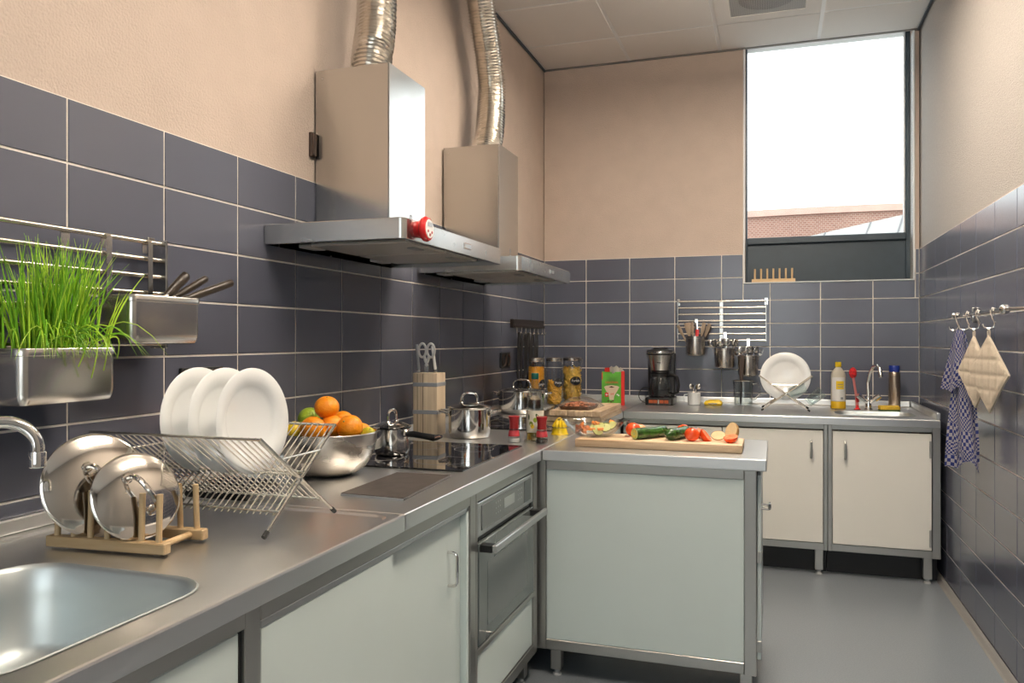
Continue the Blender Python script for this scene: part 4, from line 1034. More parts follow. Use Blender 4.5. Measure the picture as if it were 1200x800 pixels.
for i, (dx, dy, dz, a) in enumerate(((0.0, -0.045, 0.026, 10), (0.015, 0.0, 0.046, 70), (-0.005, 0.02, 0.044, 120), (0.045, -0.045, 0.028, 160), (0.08, 0.05, 0.05, 40))):
    m = Gd @ T(dx * 0.76, dy * 0.85, dz) @ RZ(a) @ RX(20 * (i % 3))
    bm = BM(); prism(bm, [Vector((-0.014, -0.009, 0)), Vector((0.016, -0.006, 0)), Vector((0.002, 0.014, 0))], (0, 0, 0.011)); bmesh.ops.bevel(bm, geom=list(bm.edges), offset=0.002, segments=1, affect='EDGES')
    o = obj('carrot_piece', bm, 'carrot', None, smooth=False); place(o, m); tag(o, 'small orange carrot chunk in the glass dish', 'carrot', 'carrot chunks in the glass dish')
def tomato(label, x, y, z, r, mat='tomato', stem=True, name='tomato', cat='tomato', tilt=20):
    t = thing(name, label, cat, mat=T(x, y, z) @ RZ(rnd.uniform(0, 360)) )
    prof = []
    for i in range(15):
        a = PI * i / 14; q = 1 - 0.10 * max(0, math.cos(a)) ** 8
        prof.append((r * math.sin(a), r * 0.93 - r * 0.93 * math.cos(PI - a) * q if False else r * 0.93 * (1 - math.cos(a) * (1 if math.cos(a) > 0 else 0.94))))
    prof[0] = (0, 0.0); prof[-1] = (0, prof[-1][1] - r * 0.06)
    bm = BM(); lathe(bm, prof, 28); obj('skin', bm, mat, t)
    if stem:
        zt_ = prof[-1][1]
        bm = BM()
        lathe(bm, [(0, zt_ - 0.001), (r * 0.09, zt_ - 0.001), (r * 0.07, zt_ + r * 0.12), (0, zt_ + r * 0.13)], 8)
        for k in range(5):
            a = 2 * PI * k / 5
            vs = [bm.verts.new((r * 0.08 * math.cos(a + 0.8), r * 0.08 * math.sin(a + 0.8), zt_ + 0.001)), bm.verts.new((r * 0.32 * math.cos(a), r * 0.32 * math.sin(a), zt_ + r * 0.05)), bm.verts.new((r * 0.08 * math.cos(a - 0.8), r * 0.08 * math.sin(a - 0.8), zt_ + 0.001))]
            bm.faces.new(vs)
        obj('calyx', bm, 'stem', t)
    return t
tomato('whole red tomato next to the glass dish, left end of the vegetables', -0.540, 3.165, ZBD, 0.031)
tomato('whole glossy tomato in the middle of the board beside the cucumbers', -0.300, 3.085, ZBD, 0.029)
tomato('pale orange onion behind the cut cucumber', -0.520, 3.215, ZBD, 0.025, 'onion', False, 'onion', 'onion')
def cucumber(label, p, q, r, cut):
    p, q = Vector(p), Vector(q); d = q - p
    t = thing('cucumber', label, 'cucumber', p)
    n = 14; pts = []; rad = []
    for i in range(n + 1):
        u = i / n; pts.append(d * u + Vector((0, 0, r)) + Vector((d.y, -d.x, 0)).normalized() * 0.012 * math.sin(PI * u))
        e = min(1.0, ((1 - u) / 0.14) ** 0.5 if u > 0.86 else 1.0)
        s = 1.0 if cut else min(1.0, (u / 0.14 + 0.02) ** 0.5)
        rad.append(max(0.002, r * e * s * (0.96 + 0.04 * math.sin(9 * u))))
    bm = BM(); tube(bm, pts, rad, 20); obj('skin', bm, 'cucumber', t)
    if cut:
        bm = BM(); lathe(bm, [(0, 0.0015), (r * 0.90, 0.0012), (r * 0.93, 0.0)], 24, align(pts[0], pts[0] - pts[1])); fl = obj('cut_face', bm, 'cucumber_cut', t)
        bm = BM()
        for k in range(9):
            a = 2 * PI * k / 9
            sphere(bm, r * 0.09, 8, 5, 1, 1, 0.3, align(pts[0], pts[0] - pts[1]) @ T(r * 0.5 * math.cos(a), r * 0.5 * math.sin(a), 0.0018) @ RZ(math.degrees(a)) @ Matrix.Diagonal((2.2, 1, 1, 1)))
        obj('seeds', bm, 'lemon', t)
cucumber('halved cucumber showing its pale cut end, beside the tomato', (-0.517, 3.06, ZBD), (-0.415, 3.225, ZBD), 0.023, True)
cucumber('whole-ended dark green cucumber lying in the middle of the board', (-0.395, 3.055, ZBD), (-0.335, 3.225, ZBD), 0.024, False)
def half(name, label, cat, m, r, skin, flesh, sy=1.0):
    t = thing(name, label, cat, mat=m)
    bm = BM(); lathe(bm, [(0, -r * 0.9)] + [(r * math.sin(PI / 2 * i / 7), -r * 0.9 * math.cos(PI / 2 * i / 7)) for i in range(1, 8)], 26, Matrix.Diagonal((1, sy, 1, 1))); obj('skin', bm, skin, t)
    bm = BM(); lathe(bm, [(0, -0.001), (r * 0.3, 0.0004), (r * 0.6, -0.0012), (r * 0.9, 0.0006), (r * 0.99, 0)], 26, Matrix.Diagonal((1, sy, 1, 1))); obj('flesh', bm, flesh, t)
half('tomato_half', 'tomato half leaning cut side out, right of the whole glossy tomato', 'tomato', T(-0.247, 3.115, ZBD + 0.023) @ RZ(20) @ RY(48) @ RX(20), 0.029, 'tomato', 'tomato_cut')
half('tomato_half', 'tomato half lying at the back between the cucumbers', 'tomato', T(-0.345, 3.205, ZBD + 0.027) @ RX(180), 0.027, 'tomato', 'tomato_cut')
half('tomato_half', 'tomato half half-hidden behind the whole glossy tomato', 'tomato', T(-0.268, 3.185, ZBD + 0.021) @ RZ(10) @ RY(40) @ RX(15), 0.028, 'tomato', 'tomato_cut')
half('tomato_half', 'tomato half cut side up in front of the potato at the right end', 'tomato', T(-0.157, 3.085, ZBD + 0.0225) @ RX(14) @ RY(-8), 0.027, 'tomato', 'tomato_cut')
half('potato_half', 'potato half with pale cut face turned to the room at the right end', 'potato', T(-0.160, 3.165, ZBD + 0.034) @ RZ(-48) @ RX(72), 0.033, 'potato', 'potato_cut', 1.12)
t = thing('potato_slice', 'pale potato slice leaning beside the potato half', 'potato', mat=T(-0.205, 3.135, ZBD + 0.020) @ RZ(-10) @ RX(58))
bm = BM(); lathe(bm, [(0, -0.003), (0.024, -0.003), (0.026, 0.0), (0.024, 0.003), (0, 0.003)], 24, Matrix.Diagonal((1.1, 0.75, 1, 1))); obj('flesh', bm, 'potato_cut', t)
bm = BM(); lathe(bm, [(0.0255, -0.003), (0.0265, 0.0), (0.0255, 0.003)], 24, Matrix.Diagonal((1.1, 0.75, 1, 1))); obj('skin', bm, 'potato', t)

# ------------------------------------------------------------------ chopping blocks, knife, wrapped meat
t = thing('chopping_board', 'thick worn wooden chopping board, lower of the stack of two', 'chopping board', (-0.98, 4.12, ZW + 0.0064))
part(t, 'board', (-1.13, -0.818, 3.86, 4.415, ZW + 0.0064, ZW + 0.035), 'block', 0.003, 2)
t = thing('chopping_board', 'thick striped wooden chopping board on top of the stack of two', 'chopping board', (-0.98, 4.12, ZW + 0.0353))
n = 7
for i in range(n):
    x0 = -1.125 + i * 0.305 / n
    M['stave%d' % i] = wood('stave_wood_%d' % i, [v * (0.8 + 0.5 * ((i * 5) % 7) / 7) for v in (0.42, 0.28, 0.16)], [min(1, v * (0.8 + 0.5 * ((i * 5) % 7) / 7)) for v in (0.68, 0.52, 0.36)], (40, 4, 30))
    part(t, 'stave', (x0 + 0.0003, x0 + 0.305 / n - 0.0003, 3.852, 4.405, ZW + 0.0353, ZW + 0.063), 'stave%d' % i, 0.0015, 1)
ZK = ZW + 0.0635
mp_ = thing('meat_pack', 'brown tray of diced meat wrapped in clear film on the chopping boards', 'meat pack', (-0.965, 4.0, ZK))
bm = BM(); loft(bm, [rrect(-0.075, 0.075, -0.10, 0.10, 0.02, 0.0), rrect(-0.085, 0.085, -0.11, 0.11, 0.02, 0.018), rrect(-0.082, 0.082, -0.107, 0.107, 0.02, 0.018), rrect(-0.072, 0.072, -0.097, 0.097, 0.02, 0.004)]); obj('tray', bm, 'tray', mp_)
bm = BM()
for i in range(46):
    x, y = rnd.uniform(-0.066, 0.066), rnd.uniform(-0.09, 0.09); s = rnd.uniform(0.010, 0.016)
    zz = 0.012 + 0.018 * (1 - (x / 0.08) ** 2) * (1 - (y / 0.11) ** 2) * rnd.uniform(0.6, 1)
    sphere(bm, s, 8, 6, 1, 0.8, 0.7, T(x, y, zz) @ RZ(rnd.uniform(0, 180)))
mm = obj('diced_meat', bm, 'meat', mp_); mm['kind'] = 'stuff'
bm = BM(); N = 14; vs = {}
for i in range(N + 1):
    for j in range(N + 1):
        u, v = i / N * 2 - 1, j / N * 2 - 1
        z = 0.044 * (1 - abs(u) ** 3) * (1 - abs(v) ** 3) + 0.012 * (1 - max(abs(u), abs(v))) + 0.006 + rnd.uniform(-0.003, 0.003)
        vs[i, j] = bm.verts.new((u * (0.105 + 0.012 * math.sin(3 * v)), v * (0.140 + 0.01 * math.sin(4 * u)), max(0.003, z)))
for i in range(N):
    for j in range(N): bm.faces.new((vs[i, j], vs[i + 1, j], vs[i + 1, j + 1], vs[i, j + 1]))
obj('film_wrap', bm, 'film', mp_)
kn = thing('cook_knife', 'long steel kitchen knife lying along the left of the chopping boards', 'knife', mat=T(-1.10, 3.90, ZK + 0.001) @ RZ(4))
bm = BM(); prism(bm, [Vector((-0.004, 0.0, 0)), Vector((0.028, 0.0, 0)), Vector((0.026, 0.12, 0)), Vector((0.010, 0.215, 0)), Vector((-0.004, 0.24, 0))], (0, 0, 0.002)); obj('blade', bm, 'polished', kn, smooth=False)
bm = BM(); tube(bm, [(0.006, -0.002, 0.009), (0.007, -0.05, 0.011), (0.004, -0.11, 0.009), (0.006, -0.12, 0.009)], [0.009, 0.011, 0.010, 0.006], 10, flat=0.8); obj('handle', bm, 'silver', kn)

# ------------------------------------------------------------------ pasta jars
def jar(label, loc, r, h, fill, name, face):
    t = thing('storage_jar', label, 'jar', loc, group='tall glass pasta jars')
    bm = BM(); lathe(bm, [(0, 0.003), (r * 0.8, 0.0), (r * 0.96, 0.003), (r, 0.012), (r, h * 0.78), (r * 0.98, h * 0.83), (r * 0.88, h * 0.88), (r * 0.87, h * 0.93)], 32); obj('glass_body', bm, 'glass', t)
    bm = BM(); lathe(bm, [(r * 0.87, h * 0.91), (r * 1.0, h * 0.915), (r * 1.01, h * 0.945), (r * 0.87, h * 0.95)], 32); obj('seal_ring', bm, 'rod', t)
    bm = BM(); lathe(bm, [(0, h), (r * 0.5, h * 0.998), (r * 0.90, h * 0.985), (r * 1.0, h * 0.972), (r * 1.0, h * 0.952), (0, h * 0.952)], 32); lid = obj('lid', bm, 'rod', t, label='brassy clip lid')
    ca = math.atan2(-loc[1], -loc[0])
    fx = ca + face
    bm = BM(); q = Vector((math.cos(fx + 1.5), math.sin(fx + 1.5), 0))
    tube(bm, [q * r * 0.93 + Vector((0, 0, h * 0.96)), q * (r * 1.12) + Vector((0, 0, h * 0.93)), q * (r * 1.06) + Vector((0, 0, h * 0.82)), q * r * 1.01 + Vector((0, 0, h * 0.8))], 0.002, 6); obj('wire_clip', bm, 'wire', t)
    # black oval label
    bm = BM(); on_cyl(bm, r + 0.0008, fx, h * 0.47, r * 0.62, 0.029, 0, 24); lb = obj('label', bm, 'chalk', t)
    me = text_mesh(name, 0.021, 0.0)
    for v in me.vertices:
        a = fx + v.co.x / (r + 0.0015); v.co = Vector(((r + 0.0015) * math.cos(a), (r + 0.0015) * math.sin(a), h * 0.47 + v.co.y))
    me.materials.clear(); me.materials.append(M['white_ink'])
    o = bpy.data.objects.new('lettering', me); C.objects.link(o); o.parent = lb
    return t
def contents(name, label, loc, r, h, kind):
    o_name = name
    bm = BM()
    if kind == 'spaghetti':
        for i in range(260):
            a = rnd.uniform(0, 2 * PI); q = (r - 0.006) * math.sqrt(rnd.uniform(0.55, 1)); x, y = q * math.cos(a), q * math.sin(a)
            tube(bm, [(x, y, 0.006), (x + rnd.uniform(-.003, .003), y + rnd.uniform(-.003, .003), h * rnd.uniform(0.94, 1))], 0.0022, 5)
        lathe(bm, [(0, 0.006), (r * 0.82, 0.006), (r * 0.82, h * 0.93), (0, h * 0.93)], 18)
    elif kind == 'penne':
        for i in range(230):
            a = rnd.uniform(0, 2 * PI); q = (r - 0.012) * math.sqrt(rnd.uniform(0.5, 1)); z = rnd.uniform(0.014, h)
            d = Vector((-math.sin(a), math.cos(a), 0)) * rnd.choice((-1, 1)) + Vector((0, 0, rnd.uniform(-1.2, 1.2))); d.normalize()
            c_ = Vector((q * math.cos(a), q * math.sin(a), z))
            tube(bm, [c_ - d * 0.017, c_ + d * 0.017], 0.0048, 7)
        lathe(bm, [(0, 0.006), (r * 0.7, 0.006), (r * 0.7, h * 0.95), (0, h * 0.95)], 18)
    else:
        for i in range(330):
            a = rnd.uniform(0, 2 * PI); q = (r - 0.010) * math.sqrt(rnd.uniform(0.6, 1)); z = rnd.uniform(0.012, h)
            m = T(q * math.cos(a), q * math.sin(a), z) @ Matrix.Rotation(rnd.uniform(0, 6), 4, 'Z') @ RX(rnd.uniform(0, 180)) @ RY(rnd.uniform(0, 180))
            v = [bm.verts.new(m @ Vector(p)) for p in ((-0.013, -0.009, 0), (-0.012, 0.009, 0.003), (0, 0.002, 0.004), (0.013, 0.009, 0), (0.012, -0.009, 0.003), (0, -0.002, 0.004))]
            bm.faces.new((v[0], v[5], v[2], v[1])); bm.faces.new((v[5], v[4], v[3], v[2]))
        lathe(bm, [(0, 0.006), (r * 0.78, 0.006), (r * 0.78, h * 0.95), (0, h * 0.95)], 18)
    o = obj(name, bm, {'spaghetti': 'spaghetti', 'penne': 'pasta', 'farfalle': 'pasta_pale'}[kind], None); place(o, T(*loc)); tag(o, label, 'pasta', None, 'stuff')
JR = [((-1.405, 4.69, ZW), 0.052, 0.312, 0.255, 'spaghetti', 'Spaghetti', 'tall glass jar full of spaghetti, leftmost of the three pasta jars', 'deep yellow spaghetti filling the leftmost jar', 0.95),
      ((-1.352, 4.925, ZW), 0.054, 0.308, 0.150, 'penne', 'Penne', 'half-full glass jar of penne in the middle of the three pasta jars', 'golden penne half filling the middle jar', 0.55),
      ((-1.312, 5.24, ZW), 0.066, 0.305, 0.235, 'farfalle', 'Farfalle', 'wider glass jar of small bow pasta, rightmost of the three pasta jars', 'pale yellow bow pasta filling the rightmost jar', 0.40)]
for loc, r, h, fh, kd, nm, lbl, cl, fc in JR:
    jar(lbl, loc, r, h, kd, nm, fc); contents(nm.lower() + '_pasta' if False else 'dry_pasta', cl, loc, r, fh, kd)

# ------------------------------------------------------------------ coffee filter box
fb = thing('coffee_filter_box', 'green and red carton of coffee filters with paper filters sticking out', 'carton', (-0.985, 5.02, ZW), R(8))
bw, bd, bh = 0.145, 0.05, 0.215
bm = BM(); bbox(bm, -bw / 2, bw / 2 - 0.022, -bd / 2, bd / 2, 0, bh, 0.0015, 1); cbx = obj('carton_body', bm, 'green_box', fb, smooth=False)
bm = BM(); bbox(bm, bw / 2 - 0.0215, bw / 2, -bd / 2, bd / 2, 0, bh + 0.004, 0.0015, 1); obj('carton_edge', bm, 'red_card', fb, smooth=False)
yf_ = -bd / 2
def flat(name, pts, mat, parent=fb, off=0.0006, th=0.0004):
    bm = BM(); prism(bm, [Vector((x, yf_ - off, z)) for x, z in pts], (0, -th, 0)); return obj(name, bm, mat, parent, smooth=False)
flat('printed_filter', [(-0.058 + 0.0, 0.118), (-0.045, 0.125), (-0.01, 0.130), (0.025, 0.125), (0.040, 0.118), (0.028, 0.095), (0.008, 0.060), (0.004, 0.035), (-0.022, 0.035), (-0.026, 0.060), (-0.046, 0.095)], 'filter_paper')
flat('printed_coffee', [(-0.028, 0.117), (-0.010, 0.124), (0.010, 0.117), (-0.008, 0.112)], 'coffee', off=0.0012)
flat('red_patch', [(-0.052, 0.055), (-0.030, 0.055), (-0.030, 0.082), (-0.052, 0.082)], 'red_card', off=0.0016)
flat('cross_mark', [(-0.043, 0.062), (-0.039, 0.062), (-0.039, 0.0665), (-0.0345, 0.0665), (-0.0345, 0.0705), (-0.039, 0.0705), (-0.039, 0.075), (-0.043, 0.075), (-0.043, 0.0705), (-0.0475, 0.0705), (-0.0475, 0.0665), (-0.043, 0.0665)], 'white_ink', off=0.0022)
flat('red_patch', [(-bw / 2 + 0.001, 0.165), (-0.066, 0.165), (-0.066, 0.212), (-bw / 2 + 0.001, 0.212)], 'red_card', off=0.0008) 
text('ORIGINAL', 0.019, 'red_card', fb, T(-0.008, yf_ - 0.0012, 0.147) @ FACE_NEGY)
text('64', 0.02, 'red_card', fb, T(-0.006, yf_ - 0.0016, 0.073) @ FACE_NEGY)
for k, (x, z) in enumerate(((-0.03, 0.028), (-0.012, 0.022), (0.0, 0.030), (0.028, 0.070), (0.036, 0.064))):
    flat('printed_bean', [(x + 0.006 * math.cos(2 * PI * i / 10), z + 0.0045 * math.sin(2 * PI * i / 10)) for i in range(10)], 'coffee' if k < 3 else 'white_ink', off=0.0018)
# left side patches
for z0, z1, mt in ((0.155, 0.205, 'red_card'), (0.065, 0.085, 'red_card'), (0.0, 0.06, 'green_dark')):
    bm = BM(); box(bm, -bw / 2 - 0.0008, -bw / 2 - 0.0003, -bd / 2 + 0.002, bd / 2 - 0.002, z0 + 0.002, z1); obj('side_print', bm, mt, fb, smooth=False)
for k in range(4):
    bm = BM(); n = 10; y0 = -0.018 + k * 0.009
    pts = [Vector((-0.05 + 0.10 * i / n + 0.006 * k, y0 + 0.012 * math.sin(i * 0.9 + k) - 0.010, bh + 0.012 + 0.022 * math.sin(PI * i / n) + 0.006 * math.sin(i * 2.1 + k))) for i in range(n + 1)]
    low = [Vector((p.x * 0.9, y0, bh - 0.03)) for p in pts]
    loft(bm, [low, pts], False, False, False); bmesh.ops.solidify(bm, geom=bm.faces[:], thickness=0.0012); o = obj('paper_filter', bm, 'white_paper', fb)
bm = BM(); prism(bm, [Vector((-0.055, yf_ - 0.002, bh)), Vector((-0.020, yf_ - 0.004, bh)), Vector((-0.022, yf_ - 0.012, bh + 0.028)), Vector((-0.052, yf_ - 0.010, bh + 0.026))], (0, 0.001, 0)); obj('carton_flap', bm, 'red_card', fb, smooth=False)

# ------------------------------------------------------------------ coffee maker
cm = thing('coffee_maker', 'black and steel drip coffee maker with glass jug on the back counter', 'coffee maker', (-0.705, 5.20, ZW))
bm = BM(); loft(bm, [rrect(-0.085, 0.088, -0.115, 0.11, 0.02, 0.0), rrect(-0.088, 0.09, -0.118, 0.112, 0.022, 0.006), rrect(-0.088, 0.09, -0.118, 0.112, 0.022, 0.042), rrect(-0.084, 0.086, -0.114, 0.11, 0.02, 0.047)]); base = obj('base', bm, 'black', cm)
bm = BM(); bbox(bm, -0.088, 0.085, 0.02, 0.112, 0.0475, 0.33, 0.008, 2); obj('water_tank', bm, 'black', cm)
bm = BM(); lathe(bm, [(0, 0.205), (0.055, 0.205), (0.060, 0.215), (0.060, 0.222)], 32, T(0.0, -0.035, 0)); obj('filter_outlet', bm, 'black', cm)
bm = BM(); lathe(bm, [(0.060, 0.2225), (0.064, 0.224), (0.084, 0.318), (0.085, 0.322), (0, 0.322)], 36, T(0.0, -0.035, 0)); fh_ = obj('filter_holder', bm, 'steel_v', cm, label='tapered steel filter holder')
bm = BM(); lathe(bm, [(0.085, 0.3225), (0.090, 0.326), (0.090, 0.347), (0.086, 0.353), (0.06, 0.357), (0, 0.358)], 36, T(0.0, -0.03, 0)); obj('lid', bm, 'black', cm)
bm = BM(); lathe(bm, [(0.0905, 0.331), (0.0915, 0.334), (0.0915, 0.343), (0.0905, 0.346)], 36, T(0.0, -0.03, 0)); obj('steel_ring', bm, 'polished', cm)
bm = BM(); lathe(bm, [(0, 0.358), (0.05, 0.358), (0.05, 0.368), (0, 0.37)], 24, T(0.0, -0.02, 0)); obj('lid_cap', bm, 'black', cm)
bm = BM(); lathe(bm, [(0.05, 0.052), (0.068, 0.056), (0.076, 0.085), (0.074, 0.12), (0.060, 0.165), (0.052, 0.18)], 36, T(0.0, -0.045, 0)); jg = obj('glass_jug', bm, 'glass', cm)
bm = BM(); lathe(bm, [(0.050, 0.178), (0.057, 0.180), (0.057, 0.198), (0.045, 0.203), (0, 0.203)], 32, T(0.0, -0.045, 0)); obj('jug_collar', bm, 'black', cm)
bm = BM(); lathe(bm, [(0, 0.0475), (0.07, 0.0475), (0.07, 0.0505), (0, 0.051)], 32, T(0.0, -0.045, 0)); obj('hot_plate', bm, 'black_gloss', cm)
bm = BM(); tube(bm, [(0.052, -0.055, 0.190), (0.085, -0.07, 0.196), (0.112, -0.08, 0.180), (0.125, -0.085, 0.13), (0.118, -0.085, 0.085), (0.090, -0.075, 0.072), (0.072, -0.065, 0.078)], [0.011, 0.012, 0.011, 0.010, 0.010, 0.009, 0.008], 10); obj('jug_handle', bm, 'black', cm)
M['amber'] = simple('amber_switch', (0.45, 0.09, 0.02), 0.3)
for x in (-0.048, -0.020, 0.02, 0.050):
    bm = BM(); bbox(bm, x - 0.013, x + 0.013, -0.1205, -0.1185, 0.014, 0.034, 0.0008, 1); obj('switch', bm, 'amber', cm, smooth=False)
bm = BM(); bbox(bm, -0.004, 0.004, -0.121, -0.1186, 0.010, 0.036, 0.0008, 1); obj('switch_divider', bm, 'polished', cm, smooth=False)
bm = BM(); prism(bm, [Vector((-0.016, -0.1184, 0.266)), Vector((0.016, -0.1184, 0.266)), Vector((0.016, -0.1184, 0.271)), Vector((-0.016, -0.1184, 0.271))], (0, -0.001, 0)); obj('emblem', bm, 'grey_ink', cm, smooth=False)
bm = BM(); tube(bm, arc((-0.105, 0.06, 0.052), (1, 0, 0), (0, 0, 1), 0.05, 60, 270, 14) + [Vector((-0.06, 0.07, 0.004)), Vector((-0.02, 0.115, 0.004))], 0.003, 8); obj('power_cord', bm, 'rubber', cm)
# ------------------------------------------------------------------ mug with spoons
mg = thing('mug', 'small white mug holding teaspoons between coffee maker and jug', 'mug', (-0.492, 5.20, ZW))
bm = BM(); lathe(bm, [(0, 0.0), (0.036, 0.0), (0.040, 0.004), (0.0415, 0.082), (0.0385, 0.082), (0.037, 0.006), (0, 0.005)], 32); obj('cup', bm, 'porcelain', mg)
bm = BM(); tube(bm, [(-0.040, -0.005, 0.068), (-0.060, -0.008, 0.066), (-0.066, -0.009, 0.045), (-0.058, -0.008, 0.024), (-0.040, -0.005, 0.020)], 0.0055, 8, flat=0.7); obj('handle', bm, 'porcelain', mg)
def make_spoon(L=0.17, bw=0.017, bl=0.026, mat='polished'):
    bm = BM(); tube(bm, [(0, 0, 0), (0, 0.001, L * 0.25), (0, 0, L * 0.6), (0, 0.002, L * 0.8)], [0.0055, 0.0045, 0.003, 0.0028], 8, flat=0.4); h = mesh('handle', bm, mat)
    bm = BM(); sphere(bm, 1, 14, 8, bw, 0.004, bl, T(0, 0.004, L * 0.8 + bl * 0.9)); b = mesh('bowl', bm, mat)
    return h, b
def make_fork(L=0.18, mat='polished'):
    bm = BM(); tube(bm, [(0, 0, 0), (0, 0.001, L * 0.3), (0, 0, L * 0.6), (0, 0.003, L * 0.76)], [0.0058, 0.0045, 0.003, 0.003], 8, flat=0.4); h = mesh('handle', bm, mat)
    bm = BM(); prism(bm, [Vector((-0.003, 0, L * 0.74)), Vector((-0.011, 0.004, L * 0.80)), Vector((-0.011, 0.004, L * 0.83)), Vector((0.011, 0.004, L * 0.83)), Vector((0.011, 0.004, L * 0.80)), Vector((0.003, 0, L * 0.74))], (0, 0.002, 0))
    for k in range(4): tube(bm, [(-0.0093 + 0.0062 * k, 0.005, L * 0.825), (-0.0093 + 0.0062 * k, 0.006, L * 0.93), (-0.0093 + 0.0062 * k, 0.003, L)], [0.0019, 0.0017, 0.0008], 6)
    p = mesh('tines', bm, mat); return h, p
def make_flat_utensil(L, w, mat):
    bm = BM(); tube(bm, [(0, 0, 0), (0, 0, L * 0.62)], [0.005, 0.005], 8); h = mesh('handle', bm, mat)
    bm = BM(); loft(bm, [rrect(-0.006, 0.006, -0.0025, 0.0025, 0.002, L * 0.60, 2), rrect(-w, w, -0.002, 0.002, 0.0015, L * 0.80, 2), rrect(-w * 0.9, w * 0.9, -0.0015, 0.0015, 0.001, L, 2)]); b = mesh('paddle', bm, mat)
    return h, b
def utensil(name, label, cat, ms, names, m, group=None):
    t = thing(name, label, cat, mat=m, group=group)
    for me, n_ in zip(ms, names):
        o = bpy.data.objects.new(n_, me); C.objects.link(o); o.parent = t
    return t
tsp = make_spoon(0.12, 0.012, 0.018, 'rod')
for k, (a, l) in enumerate(((100, 14), (10, 12), (200, 8), (300, 12))):
    utensil('teaspoon', 'brassy teaspoon standing in the small white mug', 'spoon', tsp, ('handle', 'bowl'), mg.matrix_basis @ T(0, 0, 0.008) @ RZ(a) @ T(0.006, 0, 0) @ RY(l), 'teaspoons in the white mug')
yp_ = thing('yellow_packet', 'small yellow plastic packet lying beside the white mug', 'packet', (-0.372, 5.22, ZW))  # yellow plastic packet beside the mug
bm = BM(); loft(bm, [rrect(-0.052, 0.052, -0.03, 0.03, 0.012, 0.0), rrect(-0.058, 0.058, -0.034, 0.034, 0.012, 0.010), rrect(-0.050, 0.052, -0.028, 0.028, 0.012, 0.026), rrect(-0.030, 0.038, -0.018, 0.018, 0.01, 0.034)]); obj('packet_body', bm, 'yellow', yp_)
bm = BM(); bbox(bm, -0.03, 0.025, -0.0355, -0.034, 0.008, 0.014, 0.0004, 1); obj('printed_line', bm, 'grey_ink', yp_, smooth=False)
# ------------------------------------------------------------------ glass jug and spatula
gj = thing('glass_jug', 'clear glass jug with curved handle standing under the cutlery cups', 'jug', (-0.190, 5.28, ZW))
bm = BM(); lathe(bm, [(0, 0.003), (0.052, 0.0), (0.056, 0.004), (0.058, 0.05), (0.064, 0.14), (0.066, 0.156), (0.0645, 0.157), (0.061, 0.14), (0.055, 0.05), (0.052, 0.006), (0, 0.006)], 36); obj('glass_wall', bm, 'glass', gj)
bm = BM(); tube(bm, [(0.060, -0.02, 0.135), (0.090, -0.03, 0.140), (0.105, -0.035, 0.11), (0.100, -0.034, 0.07), (0.075, -0.025, 0.045), (0.057, -0.02, 0.040)], 0.006, 8); obj('handle', bm, 'thickglass', gj)
bm = BM(); lathe(bm, [(0.066, 0.155), (0.068, 0.157), (0.066, 0.159)], 36); obj('rim', bm, 'rod', gj)
sp = thing('wooden_spatula', 'long dark wooden spatula standing in the glass jug', 'spatula', mat=gj.matrix_basis @ T(-0.015, -0.01, 0.008) @ RY(1.5))
bm = BM(); tube(bm, [(0, 0, 0), (0, 0, 0.03), (0, 0, 0.14)], [0.009, 0.011, 0.009], 10, flat=0.6); obj('grip', bm, 'black', sp)
bm = BM(); loft(bm, [rrect(-0.008, 0.008, -0.003, 0.003, 0.002, 0.14, 3), rrect(-0.012, 0.012, -0.003, 0.003, 0.002, 0.18, 3), rrect(-0.014, 0.014, -0.002, 0.002, 0.0015, 0.30, 3), rrect(-0.010, 0.010, -0.0015, 0.0015, 0.001, 0.315, 3)]); obj('paddle', bm, 'brown_plastic', sp)
#--PART4--
# ------------------------------------------------------------------ wall bar racks
def bar_rack(label, length, m, group):
    """rack hanging on a wall: local x along the wall, local -y out of the wall, z up from the lowest bar"""
    t = thing('bar_rack', label, 'wall rack', mat=m, group=group)
    for k in range(7):
        bm = BM(); tube(bm, [(-length / 2, -0.045, k * 0.0437), (length / 2, -0.045, k * 0.0437)], 0.0062, 12); obj('bar', bm, 'rod', t)
    for x in (-length / 2 + 0.004, length / 2 - 0.004):
        bm = BM(); bbox(bm, x - 0.004, x + 0.004, -0.058, -0.004, -0.012, 0.272, 0.002, 1); e = obj('end_plate', bm, 'steel_v', t, smooth=False)
        bm = BM(); bbox(bm, x - 0.012, x + 0.012, -0.008, -0.0005, 0.235, 0.282, 0.002, 1); obj('wall_plate', bm, 'polished', e, smooth=False)
    bm = BM(); bbox(bm, -0.012, 0.012, -0.0385, -0.034, -0.006, 0.268, 0.001, 1); obj('centre_strip', bm, 'steel_v', t, smooth=False)
    return t
bar_rack('seven-bar steel rack on the left wall behind the chives', 0.60, T(XL, 1.388, 1.290) @ RZ(90), 'steel bar racks on the walls')
bar_rack('seven-bar steel rack on the back wall carrying the cutlery cups', 0.578, T(-0.336, YB, 1.297), 'steel bar racks on the walls')
def strap(bm, x, ztop, zbot, w=0.016, yo=-0.0525):
    """flat hook: over the bar, then down the front (local frame as above)"""
    pts = [(yo + 0.018, ztop - 0.02), (yo + 0.018, ztop + 0.006), (yo + 0.012, ztop + 0.0115), (yo + 0.003, ztop + 0.0115), (yo - 0.002, ztop + 0.006), (yo - 0.002, zbot)]
    inner = [(y + (0.0016 if i > 2 else -0.0016), z - (0.0016 if 1 < i < 4 else 0)) for i, (y, z) in enumerate(pts)]
    a = [Vector((x - w / 2, y, z)) for y, z in pts]; b = [Vector((x - w / 2, y, z)) for y, z in inner]
    for i in range(len(pts) - 1):
        prism(bm, [a[i], a[i + 1], b[i + 1], b[i]], (w, 0, 0))
